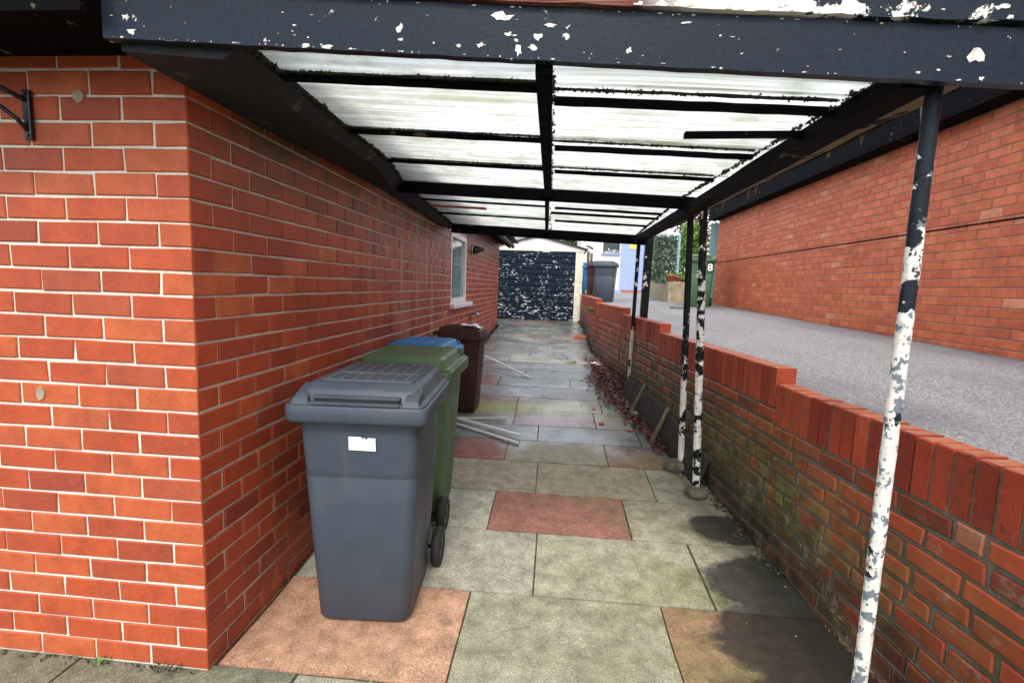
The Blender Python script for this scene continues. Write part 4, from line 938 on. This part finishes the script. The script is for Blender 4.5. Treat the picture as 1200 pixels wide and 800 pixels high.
def rock(x, y, r, label, mat, z=None, sq=.55):
    bm = bmesh.new(); bmesh.ops.create_icosphere(bm, subdivisions=2, radius=r)
    for v in bm.verts: v.co = Vector((v.co.x*R.uniform(.85, 1.15), v.co.y*R.uniform(.8, 1.1), v.co.z*sq*R.uniform(.8, 1.15)))
    me = bpy.data.meshes.new('rock'); bm.to_mesh(me); bm.free(); me.materials.append(M[mat]); o = bpy.data.objects.new('stone', me); C.objects.link(o)
    o.location = (x, y, (gz(y) if z is None else z)+r*.25); return tag(o, label, 'stone')
t = NT('mossy stone'); n = t.noise(9, 6); t.col(t.mix(t.mr(n, .4, .6), (.07, .075, .035), (.15, .14, .10))); t.rough(.95); t.bump(n, .7, .02); M['mossy'] = t.m
rock(2.28, 1.74, .085, 'mossy stone wedged at the foot of the nearer middle post', 'mossy')
rock(2.24, 2.16, .095, 'flatter mossy stone at the foot of the second middle post', 'mossy')
rock(2.13, 3.42, .06, 'pale stone on the edge of the dead leaves', 'stone')
for i, (x, y, r, l_) in enumerate(((2.01, 2.95, .028, 'orange brick chip nearest the camera among the leaves'), (1.76, 3.10, .032, 'flat orange brick chip on the path clear of the leaves'), (1.72, 3.55, .02, 'small red chip just above the flat orange chip'))):
    rock(x, y, r, l_, 'terracotta', sq=.3)['category'] = 'brick chip'
b = MB(); b.beam((1.66, 8.05, gz(8)+.03), (1.90, 8.03, gz(8)+.03), .07, .05, n=2, wob=.004); tag(b.build('loose_brick', 'terracotta'), 'loose orange brick lying far along the path near the wall', 'brick')

lf = MB()
def leafpos():
    while True:
        y = R.triangular(2.3, 6.2, 4.4); c = wx(y)-.15 if y < 3.6 else wx(y)-.13
        wd = .03 if y < 2.9 else (.06 if y < 3.6 else (.12 if y < 5 else .07))
        x = c+R.gauss(0, wd)
        if x < wx(y)-.015: break
    return (x, y, gz(y)+.008+abs(R.gauss(0, .018)))
leaves(lf, 3600, leafpos, .022, flat=.6); leaves(lf, 1500, leafpos, .011, flat=.6)
leaves(lf, 90, lambda: (lambda x, y: (x, y, gz(y)+.008))(R.uniform(.3, 2.0), R.uniform(2.6, 9)), .014, flat=2)
leaves(lf, 130, lambda: (lambda y: (4.86-abs(R.gauss(0, .06)), y, gy(4.85, y)+.012))(R.uniform(1.5, 10)), .018, flat=1.5); leaves(lf, 60, lambda: (lambda x, y: (x, y, gy(x, y)+.01))(R.uniform(2.8, 4.8), R.uniform(1, 10)), .014, flat=2)
tag(lf.build('dead_leaves', 'leaf_dead'), 'drift of dead brown leaves along the foot of the low wall', 'leaves', kind='stuff')
db = MB()
leaves(db, 150, lambda: (lambda x, y: (x, y, gz(y)+.007))(R.uniform(.1, 2.4), R.uniform(.05, 6)), .0038, flat=2)
leaves(db, 34, lambda: (lambda y: (wx(y)-abs(R.gauss(.1, .08))-.01, y, gz(y)+.01))(R.uniform(.3, 5)), .006, flat=1)
tag(db.build('grit', 'stone'), 'scattered pale specks of grit and paint on the paving', 'grit', kind='stuff')
wr = MB()
for (cx, cy, s_) in ((0, 0, .10), (.10, -.05, .08)):
    vs = [(1.80+cx+R.uniform(-1, 1)*s_, 5.6+cy+R.uniform(-1, 1)*s_, gz(5.6)+.02+R.uniform(0, .05)) for _ in range(9)]
    wr.add(vs, [(0, 1, 2), (2, 3, 4), (4, 5, 6), (6, 7, 8), (0, 3, 6), (1, 4, 7), (2, 5, 8)])
tag(wr.build('plastic_wrapper', 'label'), 'crumpled white plastic wrapper in the dead leaves', 'wrapper')
def tuft(x, y, z, n, s_, label, spread=.03, mat='weed', name='weed', upf=1.):
    b = MB()
    for _ in range(n):
        a = R.uniform(0, 6.3); l_ = s_*R.uniform(.5, 1.2); d_ = Vector((cos(a), sin(a), upf*R.uniform(.5, 1.6))).normalized(); p = Vector((x+R.gauss(0, spread), y+R.gauss(0, spread*.6), z)); sd_ = d_.cross(Vector((0, 0, 1))).normalized()*l_*.16
        b.add([p, p+d_*l_*.5+sd_, p+d_*l_, p+d_*l_*.5-sd_], [(0, 1, 2, 3)])
    tag(b.build(name, mat), label, 'weed')
tuft(-.165, -.02, .005, 26, .03, 'tiny dark weed at the foot of the front wall, nearest the corner', mat='moss')
tuft(-.41, -.02, .005, 24, .03, 'tiny green weed at the foot of the front wall, left of the dark one')
tuft(.66, .02, .002, 12, .02, 'bright green sprig in the joint before the pinkish flag')
tuft(1.90, 6.9, 1.08, 34, .12, 'green weed growing out of the low wall near its far end', .03)
tuft(1.58, 5.75, gz(5.7), 20, .06, 'small green weed on the path left of the white wrapper')
mv = MB()
for _ in range(500):
    y = R.uniform(4.5, 9.2); leaves(mv, 1, lambda: (.02+abs(R.gauss(0, .02)), y, gz(y)+abs(R.gauss(0, .02))), .022)
for _ in range(500):
    y = R.uniform(6.2, 11.3); leaves(mv, 1, lambda: (wx(y)-.02-abs(R.gauss(0, .02)), y, gz(y)+abs(R.gauss(0, .02))), .02)
for _ in range(700):
    y = R.uniform(.9, 3.0); leaves(mv, 1, lambda: (wx(y)-.012-abs(R.gauss(0, .035)), y, gz(y)+.003+abs(R.gauss(0, .008))), .010)
for _ in range(250):
    x = R.uniform(-3, -.02); leaves(mv, 1, lambda: (x, -.012-abs(R.gauss(0, .01)), .002+abs(R.gauss(0, .004))), .008)
tag(mv.build('moss_growth', 'moss'), 'low moss and weeds along the feet of the walls', 'moss', kind='stuff')
